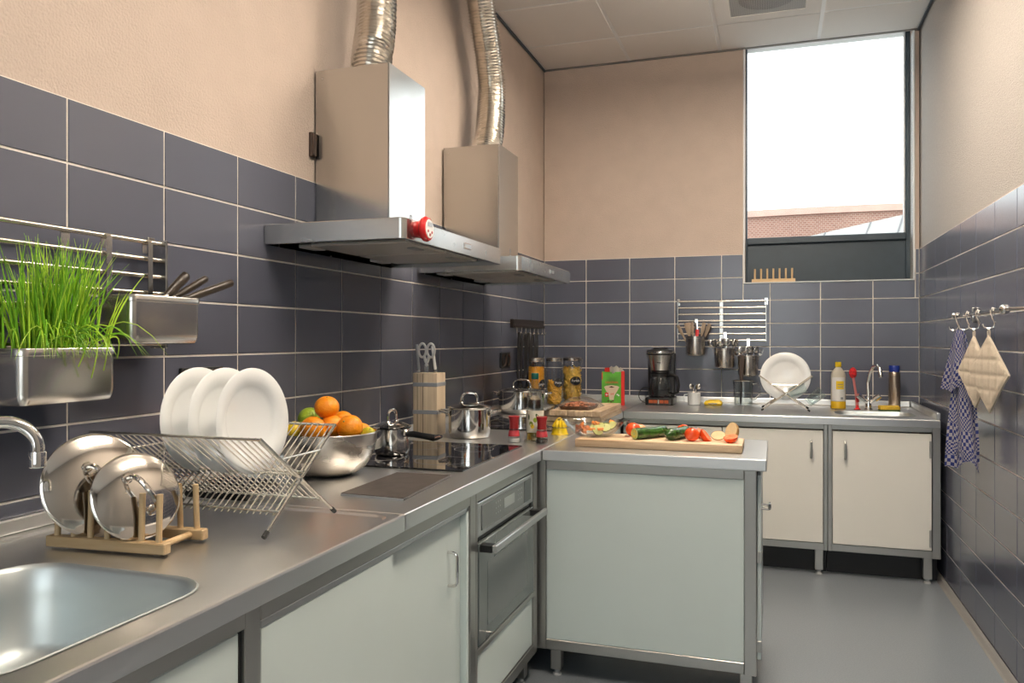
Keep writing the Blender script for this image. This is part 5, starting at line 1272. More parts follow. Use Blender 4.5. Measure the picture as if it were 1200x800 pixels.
# steel containers on the left rack
def container(label, m, L, D, H, straps, zbar):
    t = thing('steel_container', label, 'container', mat=m, group='steel containers hung on the left rack')
    r = 0.02
    bm = BM(); x0, x1, y0, y1 = -L / 2, L / 2, -D, 0.0
    def q(i, z, rr=r): return rrect(x0 - i, x1 + i, y0 - i, y1 + i, rr + i, z, 6)
    loft(bm, [q(-0.018, 0.0), q(-0.007, 0.003), q(-0.002, 0.012), q(0, 0.025), q(0, H - 0.016), q(0.003, H - 0.0145), q(0.0035, H - 0.002), q(0.002, H), q(-0.0005, H - 0.002), q(-0.0015, 0.02), q(-0.02, 0.004)])
    obj('tub', bm, 'steel_tub', t, ang=40)
    for x in straps:
        bm = BM(); strap(bm, x, zbar, H - 0.03, yo=0.0085 + 0.0); 
        obj('hook_strap', bm, 'steel_v', t, smooth=False)
    return t
M['steel_tub'] = brushed('tub_steel', (0.66, 0.63, 0.59), 0.24, (4, 4, 9))
# local frame: x along +y of the room (RZ 90), local -y is towards +x of the room
xb = XL + 0.0595
c1 = container('steel container overflowing with green chives on the left rack', T(xb + 0.004, 1.283, 1.166) @ RZ(90), 0.236, 0.112, 0.117, (-0.075, 0.075), 0.2445 + 0.0)
c2 = container('steel container holding dark-handled tools on the left rack', T(xb + 0.004, 1.561, 1.289) @ RZ(90), 0.228, 0.112, 0.117, (-0.066, 0.066), 0.2545)
# soil + chives
bm = BM(); loft(bm, [rrect(-0.112, 0.112, -0.106, -0.006, 0.018, 0.03), rrect(-0.113, 0.113, -0.107, -0.005, 0.018, 0.098)]); so = obj('potting_soil', bm, 'soil', None); place(so, c1.matrix_basis.copy()); tag(so, 'dark potting soil in the container under the chives', 'soil')
bm = BM(); bm2 = BM(); rc = random.Random(3)
for i in range(330):
    x = rc.gauss(0.0, 0.042); x = max(-0.105, min(0.105, x)); y = rc.uniform(-0.10, -0.012)
    L = rc.uniform(0.13, 0.27); lean = x * 3.6 + rc.gauss(0, 0.26); leany = rc.gauss(-0.10, 0.26)
    droop = rc.random() < 0.16
    pts = []; n = 7
    for k in range(n + 1):
        u = k / n
        h = L * u * (1 - 0.12 * u * (abs(lean) + abs(leany)))
        dx = L * lean * (u ** 1.6) * 0.55; dy = L * leany * (u ** 1.6) * 0.55
        if droop: h = L * (0.75 * u - 0.75 * u * u * u); dx *= 1.3; dy = -abs(dy) * 1.3 - 0.06 * u
        pts.append((x + dx, min(-0.004 + 0.02, y + dy), 0.097 + h))
    w = rc.uniform(0.0011, 0.0019)
    tube(bm if rc.random() < 0.55 else bm2, pts, [w, w, w * 1.05, w, w * 0.95, w * 0.8, w * 0.55, w * 0.15], 5, caps=False)
for (x, dx, z1) in ((0.02, 0.01, -0.06), (0.032, 0.03, -0.045), (0.012, -0.015, -0.035), (0.05, 0.05, -0.02)):
    pts = [(x + dx * u, -0.10 - 0.05 * math.sin(PI * min(1, u * 0.8)), 0.097 + 0.05 * math.sin(PI * u * 0.9) + (z1 - 0.0) * u * u) for u in [k / 9 for k in range(10)]]
    tube(bm2, pts, 0.0014, 5, caps=False)
nb = len(bm.faces)
me2 = mesh('chive_leaves', bm2, 'chive_light'); me1 = mesh('chive_leaves', bm, 'chive')
ch = thing('chive_plant', 'bushy green chives growing out of the steel container on the left rack', 'chives', mat=c1.matrix_basis.copy())
a = obj('dark_leaves', me1, None, ch); b = obj('pale_leaves', me2, None, ch); a['kind'] = 'stuff'; b['kind'] = 'stuff'
# tools with dark handles
for k, (p, q, lbl, rr) in enumerate(((onx(196, 346, -1.43), onx(219, 322, -1.43), 'thick dark-handled tool with steel collar, leftmost in the steel container', 0.0125), (onx(205, 348, -1.46), onx(242, 326, -1.46), 'slim dark-handled tool, middle one in the steel container', 0.0095), (onx(216, 351, -1.43), onx(272, 331, -1.43), 'long flat dark-handled tool, rightmost in the steel container', 0.0105))):
    d = (q - p).normalized(); L = (q - p).length
    t = thing('kitchen_tool', lbl, 'kitchen tool', mat=align(p, d), group='dark-handled tools in the container')
    bm = BM(); tube(bm, [(0, 0, -0.005), (0, 0, L * 0.3), (0, 0, L * 0.75), (0, 0, L - 0.004), (0, 0, L)], [rr * 0.8, rr, rr * 1.05, rr, rr * 0.7], 14, flat=0.75); hd_ = obj('handle', bm, 'brown_handle', t)
    bm = BM(); lathe(bm, [(rr * 0.25, L - 0.001), (rr * 0.5, L + 0.0012), (rr * 0.62, L - 0.0005)], 16); obj('end_ring', bm, 'rod', t)
    bm = BM(); tube(bm, [(0, 0, -0.045), (0, 0, -0.004)], [0.006, 0.0085], 12); obj('collar', bm, 'rod', t)
# ------------------------------------------------------------------ cutlery cups on the back rack
def cup(label, x, ztop, zbar):
    t = thing('cutlery_cup', label, 'cup', (x, YB - 0.123, ztop - 0.128), group='steel cutlery cups on the back rack')
    bm = BM(); r = 0.0635; h = 0.128
    lathe(bm, [(0, 0), (r * 0.86, 0), (r * 0.97, 0.006), (r, 0.02), (r, h - 0.014), (r + 0.0018, h - 0.012), (r + 0.002, h - 0.001), (r, h), (r - 0.002, h - 0.002), (r - 0.002, 0.02), (0, 0.006)], 40); obj('cup_body', bm, 'steel_cup', t)
    bm = BM(); strap(bm, 0.0, zbar - (ztop - 0.128), h - 0.02, 0.02, yo=0.123 - 0.0525); obj('hook_strap', bm, 'polished', t, smooth=False)
    return t
M['steel_cup'] = brushed('cup_steel', (0.66, 0.61, 0.55), 0.22, (9, 9, 2), 0.04)
q1 = cup('leftmost steel cutlery cup, holding wooden utensils and one red tool', -0.498, 1.324, 1.297 + 3 * 0.0437 + 0.003)
q2 = cup('middle steel cutlery cup, crowded with spoons', -0.311, 1.245, 1.297 + 1 * 0.0437 + 0.003)
q3 = cup('rightmost steel cutlery cup, holding forks and spoons', -0.163, 1.196, 1.297 + 0.003)
M['grey_wood'] = wood('grey_wood', (0.30, 0.22, 0.15), (0.52, 0.41, 0.30), (40, 40, 5))
ut = make_flat_utensil(0.215, 0.013, 'grey_wood'); utr = make_flat_utensil(0.165, 0.012, 'red'); utd = make_flat_utensil(0.20, 0.010, 'brown_plastic')

sp_m = make_spoon(0.185, 0.019, 0.027); fk_m = make_fork(0.19)
Q1 = q1.matrix_basis @ T(0, 0, 0.008)
for k, (a, o_, l) in enumerate(((180, 0.020, 26), (175, 0.012, 14), (150, 0.020, 10), (20, 0.014, 12), (355, 0.02, 20), (250, 0.02, 8))):
    utensil('wooden_utensil', 'flat grey-brown wooden utensil in the leftmost cutlery cup', 'utensil', ut, ('handle', 'paddle'), Q1 @ RZ(a) @ T(o_, 0, 0) @ RY(l) @ RZ(-a + 15 * (k - 2)), 'wooden utensils in the leftmost cup')
utensil('spatula', 'red-ended spatula among the wooden utensils in the leftmost cup', 'spatula', utr, ('handle', 'paddle'), Q1 @ T(0.0, -0.03, 0) @ RY(6))
for k, (a, l) in enumerate(((20, 24), (40, 16))):
    utensil('spatula', 'dark brown spatula at the right of the leftmost cutlery cup', 'spatula', utd, ('handle', 'paddle'), Q1 @ RZ(a) @ T(0.02, 0, 0) @ RY(l) @ RZ(-a), 'dark spatulas in the leftmost cup')
Q2 = q2.matrix_basis @ T(0, 0, 0.008)
for k, (a, o_, l) in enumerate(((180, 0.026, 22), (200, 0.022, 12), (240, 0.03, 6), (270, 0.03, 8), (300, 0.025, 6), (340, 0.03, 14), (0, 0.028, 15), (90, 0.02, 4), (215, 0.03, 18), (10, 0.02, 10), (120, 0.025, 8))):
    utensil('spoon', 'steel spoon standing bowl-up in the middle cutlery cup', 'spoon', sp_m, ('handle', 'bowl'), Q2 @ RZ(a) @ T(o_, 0, -0.012) @ RY(l) @ RZ(-a + rnd.uniform(-60, 60)), 'spoons in the middle cup')
Q3 = q3.matrix_basis @ T(0, 0, 0.008)
for k, (a, o_, l) in enumerate(((190, 0.02, 14), (250, 0.028, 6), (285, 0.03, 5), (330, 0.028, 12), (355, 0.03, 18), (90, 0.02, 4))):
    utensil('fork', 'steel fork standing tines-up in the rightmost cutlery cup', 'fork', fk_m, ('handle', 'tines'), Q3 @ RZ(a) @ T(o_, 0, -0.014) @ RY(l) @ RZ(-a + rnd.uniform(-40, 40)), 'forks in the rightmost cup')
for k, (a, o_, l) in enumerate(((180, 0.025, 18), (270, 0.025, 3), (310, 0.02, 8), (20, 0.03, 10), (220, 0.03, 10), (60, 0.01, 3))):
    utensil('spoon', 'steel spoon standing bowl-up in the rightmost cutlery cup', 'spoon', sp_m, ('handle', 'bowl'), Q3 @ RZ(a) @ T(o_, 0, -0.016) @ RY(l) @ RZ(-a + rnd.uniform(-60, 60)), 'spoons in the rightmost cup')

M['bowlsteel'] = brushed('mixing_bowl_steel', (0.62, 0.58, 0.53), 0.27, (4, 4, 9), 0.05)
M['lime_y'] = simple('ripe_lime_peel', (0.55, 0.50, 0.03), 0.38, noise=0.15, nscale=10, bump=0.25, bscale=200)
M['tumbler'] = thin_glass('tumbler_glass', (0.86, 0.90, 0.90), 0.6)
M['pink'] = simple('pink_plastic', (0.62, 0.20, 0.19), 0.35)
M['bristle'] = simple('red_bristles', (0.62, 0.015, 0.02), 0.7, noise=0.4, nscale=90, bump=0.8, bscale=130)
M['foam'] = simple('yellow_foam', (0.78, 0.50, 0.05), 0.8, noise=0.12, nscale=120, bump=0.4, bscale=200)
# ------------------------------------------------------------------ folding dish racks
def dish_rack(label, m, W2, ys_, zt_, zh, nw, group):
    """X-shaped rack; local x is the hinge axis, length 2*W2; ys_ = (near top y, far top y, near foot y, far foot y)"""
    t = thing('dish_rack', label, 'dish rack', mat=m, group=group)
    yn, yfar, fn, ff = ys_
    for nm, (yt, yb_), sh in (('panel_a', (yn, ff), 0.0), ('panel_b', (yfar, fn), 0.006)):
        A = Vector((0, yt, zt_)); B = Vector((0, yb_, 0.004))
        w = W2 - sh
        bm = BM()
        tube(bm, [A + Vector((-w, 0, -0.001)), A + Vector((w, 0, -0.001))], 0.0032, 8)
        for x in (-w, w): tube(bm, [A + Vector((x, 0, 0)), B + Vector((x, 0, 0))], 0.0036, 8)
        u = 0.80
        tube(bm, [A.lerp(B, u) + Vector((-w, 0, 0)), A.lerp(B, u) + Vector((w, 0, 0))], 0.003, 8)
        tube(bm, [A.lerp(B, 0.47) + Vector((-w, 0, 0.003)), A.lerp(B, 0.47) + Vector((w, 0, 0.003))], 0.0032, 8)
        fr = obj('side_frame', bm, 'wire', t)
        wm = BM(); tube(wm, [A + Vector((0, 0, 0.0015)), A.lerp(B, u + 0.03)], 0.0017, 6); wme = mesh('wire', wm, 'wire')
        for k in range(nw):
            o = bpy.data.objects.new('wire', wme); C.objects.link(o); o.parent = t; o.matrix_basis = T(-w + 2 * w * (k + 0.7) / (nw + 0.4), 0, 0)
        for x in (-w, w):
            bm = BM(); tube(bm, [B + Vector((x, 0, 0)) + (A - B).normalized() * 0.016, B + Vector((x, 0, 0))], 0.0055, 8); obj('rubber_foot', bm, 'rubber', t)
    bm = BM(); zz = zt_ - 0.052
    ya = yn + (ff - yn) * 0.25; yb2 = yfar + (fn - yfar) * 0.25
    for x in (-W2 + 0.003, W2 - 0.003): tube(bm, [(x, ya, zz), (x, yb2, zz)], 0.0022, 6)
    obj('cross_strut', bm, 'wire', t)
    for x in (-W2, W2):
        bm = BM(); lathe(bm, [(0, 0.004), (0.006, 0.003), (0.0065, -0.004), (0, -0.005)], 12, align((x, (yn + ff) / 2 - 0.0, zh), (1, 0, 0))); obj('hinge_pin', bm, 'wire', t)
    return t
dish_rack('folding wire dish rack holding three white plates near the sink', T(-1.24, 0, ZW), 0.227, (1.386, 1.690, 1.405, 1.677), 0.213, 0.106, 26, 'folding wire dish racks')
def plate_mesh(R0=0.122):
    bm = BM(); s = R0
    lathe(bm, [(0, 0.0), (s * 0.55, 0.0), (s * 0.62, 0.002), (s * 0.70, 0.009), (s * 0.98, 0.0165), (s, 0.019), (s * 0.985, 0.0205), (s * 0.72, 0.014), (s * 0.66, 0.0095), (s * 0.58, 0.0055), (0, 0.0045)], 56)
    return mesh('plate', bm, 'porcelain', ang=60)
pm = plate_mesh()
def plate(label, m, group=None):
    o = obj('dinner_plate', pm, None); place(o, m); tag(o, label, 'plate', group); return o
for x, lbl in ((-1.158, 'rightmost white plate standing in the near dish rack, face fully visible'), (-1.232, 'middle white plate of the three in the near dish rack'), (-1.308, 'leftmost white plate of the three in the near dish rack')):
    plate(lbl, T(x, 1.537, 0.99 + 0.122) @ RZ(-4) @ RY(86), 'white plates in the near dish rack')
# dark cloth and lid rack beside it
# ------------------------------------------------------------------ wooden lid rack and lids
def peg_rack(label, m, L, npeg, gap, hp, group):
    t = thing('lid_rack', label, 'peg rack', mat=m, group=group)
    pw = BM(); tube(pw, [(0, 0, 0.0), (0, 0, hp)], 0.0062, 10); pme = mesh('peg', pw, 'beech_v')
    for s in (0, 1):
        bm = BM(); bbox(bm, 0, L, s * gap - 0.011, s * gap + 0.011, 0.0, 0.022, 0.002, 1); rl = obj('rail', bm, 'beech', t, smooth=False)
        for k in range(npeg):
            o = bpy.data.objects.new('peg', pme); C.objects.link(o); o.parent = rl; o.matrix_basis = T(0.02 + (L - 0.04) * k / (npeg - 1), s * gap, 0.0221) @ RX(3 if s else -2)
    for x in (0.03, L - 0.03):
        bm = BM(); tube(bm, [(x, 0.011, 0.011), (x, gap - 0.011, 0.011)], 0.007, 10); obj('cross_dowel', bm, 'beech', t)
    return t
M['beech_v'] = wood('beech_peg', (0.60, 0.41, 0.21), (0.74, 0.55, 0.32), (60, 60, 6))
p, q = onz(53, 640, ZW), onz(192, 651, ZW)
ang_ = math.atan2(q.y - p.y, q.x - p.x)
lr = peg_rack('wooden peg rack holding two pot lids beside the sink', T(p.x, p.y + 0.010, ZW) @ Matrix.Rotation(ang_, 4, 'Z'), (q - p).length, 7, 0.118, 0.094, 'wooden peg racks')
def lid_frame(c, n):
    n = Vector(n).normalized(); d = Vector((_c * 0.7, _s * 0.7, -0.72)); x = (d - n * d.dot(n)).normalized(); y = n.cross(x)
    return Matrix(((x.x, y.x, n.x, c.x), (x.y, y.y, n.y, c.y), (x.z, y.z, n.z, c.z), (0, 0, 0, 1)))
def pot_lid(label, c, n, r, spin):
    t = thing('pot_lid', label, 'pot lid', mat=lid_frame(c, n), group='steel pot lids in the peg rack')
    bm = BM(); lathe(bm, [(r * 0.93, -0.010), (r * 0.935, -0.002), (r, -0.001), (r + 0.0015, 0.0015), (r, 0.004), (r * 0.95, 0.005), (r * 0.90, 0.0075), (r * 0.6, 0.015), (r * 0.3, 0.0185), (0, 0.0195), (0, 0.0185), (r * 0.6, 0.0135), (r * 0.90, 0.006), (r * 0.915, -0.010), (r * 0.93, -0.010)], 64); obj('dome', bm, 'lidsteel', t, ang=50)
    bm = BM(); lid_handle(bm, 0.040, 0.045, 0.019, 0.0055); obj('loop_handle', bm, 'lidsteel', t)
    for s in (-1, 1):
        bm = BM(); bbox(bm, s * 0.040 - 0.009, s * 0.040 + 0.009, -0.009, 0.009, 0.0170, 0.0215, 0.002, 1); obj('handle_plate', bm, 'lidsteel', t, smooth=False)
M['lidsteel'] = simple('mirror_steel', (0.66, 0.62, 0.57), 0.09, 1.0)
n_ = Vector((0.88, -0.40, 0.27))
pot_lid('larger steel pot lid at the left of the wooden peg rack', Vector((-1.338, 1.280, 1.000)), n_, 0.105, 60)
pot_lid('smaller steel pot lid at the right of the wooden peg rack', Vector((-1.226, 1.272, 0.984)), n_ + Vector((0.0, 0, 0.05)), 0.087, 70)
# window sill peg rack
p, q = ony(881, 329, YB + 0.03), ony(932, 328, YB + 0.03)
peg_rack('small wooden peg rack standing empty on the window sill', T(p.x, YB + 0.022, WZ0 + 0.0005), q.x - p.x, 7, 0.055, 0.068, 'wooden peg racks')

# ------------------------------------------------------------------ fruit bowl
bo = Vector((-1.322, 2.155, ZW))
fbw = thing('fruit_bowl', 'deep brushed steel mixing bowl full of oranges and limes', 'bowl', bo)
rb, hb = 0.150, 0.132
prof = [(0, 0.002), (0.05, 0.0), (0.058, 0.002)]
for i in range(1, 13):
    a = R(22 + 68 * i / 12); prof.append((0.05 + (rb - 0.05) * math.sin(R(90 * i / 12)) ** 0.9, hb * (1 - math.cos(R(90 * i / 12))) ))
prof += [(rb + 0.003, hb + 0.001), (rb + 0.002, hb + 0.003), (rb - 0.002, hb + 0.001)]
inner = [(max(0, r_ - 0.003), z_ + 0.003) for r_, z_ in reversed(prof[2:-3])]
bm = BM(); lathe(bm, prof + inner + [(0, 0.006)], 64); obj('bowl_shell', bm, 'bowlsteel', fbw, ang=50)
M_b = None
def fruit(name, label, cat, p, r, mat, sz=0.94, tip=None, group=None):
    t = thing(name, label, cat, mat=align(p, Vector(tip or (0.2, -0.5, 0.8))), group=group)
    bm = BM()
    prof = []
    for i in range(17):
        a = PI * i / 16; rr = r * math.sin(a); z = -r * sz * math.cos(a)
        if name in ('lemon', 'lime') and (i < 2 or i > 14): z *= 1.10
        prof.append((rr, z))
    prof[0] = (0, prof[0][1]); prof[-1] = (0, prof[-1][1] - (r * 0.03 if name == 'orange' else -r * 0.05))
    lathe(bm, prof, 28); obj('peel', bm, mat, t)
    bm = BM(); lathe(bm, [(0, 0.0012), (r * 0.05, 0.001), (r * 0.08, -0.0005)], 10, T(0, 0, prof[-1][1] + 0.001)); obj('stem_scar', bm, 'stem', t)
def fp(px, py, d, far=False):
    """point on the pixel's ray whose horizontal distance from the bowl axis is d (near side unless far)"""
    v = ray(px, py); h = Vector((v.x, v.y)); b_ = Vector((bo.x, bo.y)); t0 = h.dot(b_) / h.dot(h)
    m_ = (h * t0 - b_).length; k = math.sqrt(max(0, d * d - m_ * m_) / h.dot(h))
    return Vector((0, 0, CAMH)) + v * (t0 + k if far else t0 - k)
G_ = 'oranges in the steel bowl'
fruit('orange', 'topmost orange crowning the fruit pile', 'orange', fp(383, 477, 0.02), 0.0385, 'orange', 0.88, (0.2, -0.25, 0.95), G_)
fruit('orange', 'large orange at the front right of the bowl', 'orange', fp(410, 501, 0.090), 0.040, 'orange', 0.95, (-0.1, -0.8, 0.6), G_)
fruit('orange', 'orange at the front left of the bowl behind the rack wires', 'orange', fp(367, 503, 0.095), 0.040, 'orange', 0.95, (0.5, 0.5, 0.8), G_)
fruit('orange', 'orange in the middle of the bowl below the topmost one', 'orange', fp(389, 499, 0.030), 0.036, 'orange', 0.95, (0.5, 0.5, 0.8), G_)
fruit('orange', 'orange at the back of the bowl right of the topmost one', 'orange', fp(402, 494, 0.080, True), 0.036, 'orange', 0.95, (0.5, 0.5, 0.8), G_)
fruit('orange', 'orange at the right rear peeping over the rim beside the lime', 'orange', fp(424, 507, 0.112, True), 0.033, 'orange', 0.95, (0.5, 0.5, 0.8), G_)
fruit('lime', 'green lime at the back left of the fruit pile', 'lime', fp(362, 490, 0.085, True), 0.034, 'lime', 1.05, (0.7, 0.2, 0.6))
fruit('lime', 'yellow-green lime at the right rim of the bowl', 'lime', fp(431, 510, 0.118, True), 0.026, 'lime_y', 1.05, (0.5, -0.5, 0.7))
fruit('lemon', 'yellow lemon at the left rim of the bowl', 'lemon', fp(346, 505, 0.112), 0.029, 'lemon', 1.15, (-0.6, -0.75, 0.3))

# ------------------------------------------------------------------ taps
def chrome_tube(t, name, pts, rad, seg=16, mat='chrome'):
    bm = BM(); tube(bm, pts, rad, seg); return obj(name, bm, mat, t, world=True)
tp1 = thing('sink_tap', 'chrome tap with curved spout reaching over the near sink basin', 'tap', (-1.44, 0.74, ZW - 0.004))
bx_, by_ = -1.44, 0.74
bm = BM(); lathe(bm, [(0, 0), (0.030, 0.0), (0.031, 0.006), (0.024, 0.012), (0.023, 0.10), (0.018, 0.115), (0, 0.115)], 28); obj('tap_body', bm, 'chrome', tp1)
P0 = Vector((bx_, by_, ZW + 0.10)); E0 = Vector((-1.2, 1.024, 1.135))
hor = (Vector((E0.x, E0.y, 0)) - Vector((bx_, by_, 0))); Lh = hor.length; hd2 = hor / Lh
path = [P0, P0 + Vector((0, 0, 0.10))]
for i in range(1, 9):
    a = R(90 * i / 8); path.append(P0 + Vector((0, 0, 0.10)) + hd2 * (0.07 * (1 - math.cos(a))) + Vector((0, 0, 0.082 * math.sin(a))))
zt2 = path[-1].z
for i in range(0, 9):
    a = R(90 * i / 8); path.append(Vector((bx_, by_, 0)) + hd2 * (Lh - 0.055 + 0.055 * math.sin(a)) + Vector((0, 0, zt2 - 0.045 * (1 - math.cos(a)))))
path.append(path[-1] + Vector((0, 0, -0.012)))
chrome_tube(tp1, 'spout', path, 0.0108)
bm = BM(); lathe(bm, [(0.0125, 0.004), (0.0138, 0.0), (0.0138, -0.022), (0.012, -0.024), (0, -0.024)], 24, T(*path[-1])); obj('aerator', bm, 'chrome', tp1, world=True)
for s in (-1, 1):
    bm = BM(); tube(bm, [(bx_, by_, ZW + 0.06), (bx_ + 0.03, by_ + s * 0.04, ZW + 0.075), (bx_ + 0.045, by_ + s * 0.06, ZW + 0.085)], [0.010, 0.015, 0.013], 12); obj('tap_knob', bm, 'chrome', tp1, world=True)
tx, ty = 0.540, 5.20
tp2 = thing('sink_tap', 'chrome two-knob tap with tall swan-neck spout at the far sink', 'tap', (tx, ty, ZW - 0.0035))
bm = BM(); lathe(bm, [(0, 0), (0.024, 0.0), (0.025, 0.005), (0.018, 0.010), (0.017, 0.062), (0.012, 0.075), (0, 0.075)], 24); obj('tap_body', bm, 'chrome', tp2)
pts = [(tx, ty, ZW + 0.06), (tx - 0.003, ty, ZW + 0.16), (tx + 0.008, ty - 0.02, ZW + 0.225), (tx + 0.022, ty - 0.05, ZW + 0.262), (tx + 0.038, ty - 0.085, ZW + 0.268), (tx + 0.05, ty - 0.115, ZW + 0.25), (tx + 0.055, ty - 0.125, ZW + 0.20)]
chrome_tube(tp2, 'spout', pts, [0.010, 0.010, 0.010, 0.010, 0.0105, 0.011, 0.012], 12)
for s in (-1, 1):
    bm = BM(); tube(bm, [(tx, ty - 0.005, ZW + 0.035), (tx + s * 0.03, ty - 0.012, ZW + 0.06), (tx + s * 0.034, ty - 0.013, ZW + 0.063), (tx + s * 0.062, ty - 0.02, ZW + 0.086)], [0.009, 0.011, 0.018, 0.016], 10); k = obj('tap_knob', bm, 'chrome', tp2, world=True)

# ------------------------------------------------------------------ things round the far sink
dr2 = T(0.062, 4.995, ZW) @ RZ(90)
# far rack: hinge axis runs away from the camera, so the X shows end-on
dish_rack('small folding wire dish rack beside the far sink', dr2, 0.11, (-0.148, 0.148, -0.135, 0.135), 0.208, 0.104, 9, 'folding wire dish racks')
plate('round white plate leaning upright in the far dish rack', T(0.062, 5.005, ZW + 0.200) @ RX(84) @ RZ(10) @ Matrix.Scale(1.18, 4))
def tumbler(label, m):
    t = thing('drinking_glass', label, 'glass', mat=m, group='clear glasses in the far dish rack')
    bm = BM(); lathe(bm, [(0, 0.0), (0.026, 0.0), (0.028, 0.003), (0.034, 0.105), (0.0325, 0.105), (0.0265, 0.012), (0, 0.010)], 28); obj('glass_wall', bm, 'tumbler', t)
tumbler('clear drinking glass lying lower left in the far dish rack', T(0.078, 4.955, ZW + 0.104) @ RY(68))
tumbler('clear drinking glass lying tilted up right in the far dish rack', T(0.186, 4.925, ZW + 0.052) @ RY(50))
sb_ = thing('soap_bottle', 'dish soap bottle with yellow cap and white label by the far sink', 'bottle', (0.372, 5.215, ZW - 0.0035))
bm = BM(); loft(bm, [oval(0.038, 0.024, 0.0), oval(0.0425, 0.028, 0.006), oval(0.0425, 0.028, 0.205), oval(0.040, 0.026, 0.222), oval(0.020, 0.018, 0.250), oval(0.014, 0.014, 0.256), oval(0.014, 0.014, 0.262)]); obj('bottle_body', bm, 'soap_body', sb_)
bm = BM(); loft(bm, [oval(0.0432, 0.0287, 0.004), oval(0.0432, 0.0287, 0.048)], False, False); obj('liquid_band', bm, 'soap_liquid', sb_)
bm = BM(); lathe(bm, [(0.016, 0.258), (0.018, 0.262), (0.0175, 0.285), (0.016, 0.288), (0, 0.288)], 24); obj('cap', bm, 'yellow', sb_)
def bent_panel(x0, x1, z0, z1, off, n=10):
    bm = BM(); a = []; b = []
    for i in range(n + 1):
        x = x0 + (x1 - x0) * i / n; y = -(0.028 + off) * math.sqrt(max(0, 1 - (x / (0.0425 + off)) ** 2)); a.append((x, y, z0)); b.append((x, y, z1))
    loft(bm, [a, b], False, False, False); return bm
lb = obj('label', bent_panel(-0.036, 0.036, 0.052, 0.195, 0.0012), 'white_plastic', sb_)
obj('label_patch', bent_panel(-0.014, 0.030, 0.122, 0.172, 0.0020), 'yellow', lb)
for z in (0.150, 0.134): obj('printed_line', bent_panel(-0.006, 0.024, z, z + 0.004, 0.0026), 'grey_ink', lb)
obj('label_mark', bent_panel(0.012, 0.026, 0.060, 0.074, 0.0022), 'strap_grey', lb)
br_ = thing('washing_up_brush', 'red dish brush standing upright beside the far tap', 'brush', (0.478, 5.205, ZW - 0.0035))
bm = BM(); lathe(bm, [(0, 0), (0.018, 0.0), (0.019, 0.004), (0.010, 0.010), (0.008, 0.030), (0, 0.032)], 20); obj('suction_foot', bm, 'red', br_)
bm = BM(); tube(bm, [(0, 0, 0.028), (-0.004, 0, 0.07), (-0.012, 0, 0.13), (-0.022, 0, 0.195)], [0.010, 0.008, 0.007, 0.008], 10); obj('handle', bm, 'pink', br_)
bm = BM(); tube(bm, [(0.002, -0.0, 0.045), (-0.003, 0, 0.082)], [0.011, 0.0095], 10); obj('grip_ring', bm, 'red', br_)
bm = BM(); sphere(bm, 1, 18, 12, 0.022, 0.014, 0.034, T(-0.024, 0, 0.222)); obj('brush_head', bm, 'bristle', br_)
th_ = thing('thermos', 'tall brown steel thermos flask with blue cap and blue foot', 'thermos', (0.700, 5.335, ZW - 0.0035))
bm = BM(); lathe(bm, [(0.033, 0.022), (0.034, 0.024), (0.034, 0.195), (0.0325, 0.197), (0.0325, 0.203), (0.034, 0.205), (0.034, 0.218), (0.030, 0.226), (0, 0.226)], 32); obj('flask_body', bm, 'thermos', th_)
bm = BM(); lathe(bm, [(0, 0), (0.033, 0.0), (0.0345, 0.003), (0.0345, 0.0225), (0, 0.0225)], 32); obj('foot_ring', bm, 'blue', th_)
bm = BM(); lathe(bm, [(0.029, 0.2265), (0.030, 0.228), (0.030, 0.262), (0.028, 0.266), (0, 0.266)], 32); obj('cap', bm, 'blue', th_)
sg = thing('sponge', 'yellow scouring sponge lying at the edge of the far sink', 'sponge', (0.648, 5.155, ZW - 0.0035), R(6))
bm = BM(); bbox(bm, -0.055, 0.055, -0.033, 0.033, 0.008, 0.032, 0.005, 2); obj('foam', bm, 'foam', sg)
bm = BM(); bbox(bm, -0.055, 0.055, -0.033, 0.033, 0.0, 0.0078, 0.002, 1); obj('scouring_pad', bm, 'green_dark', sg, smooth=False)

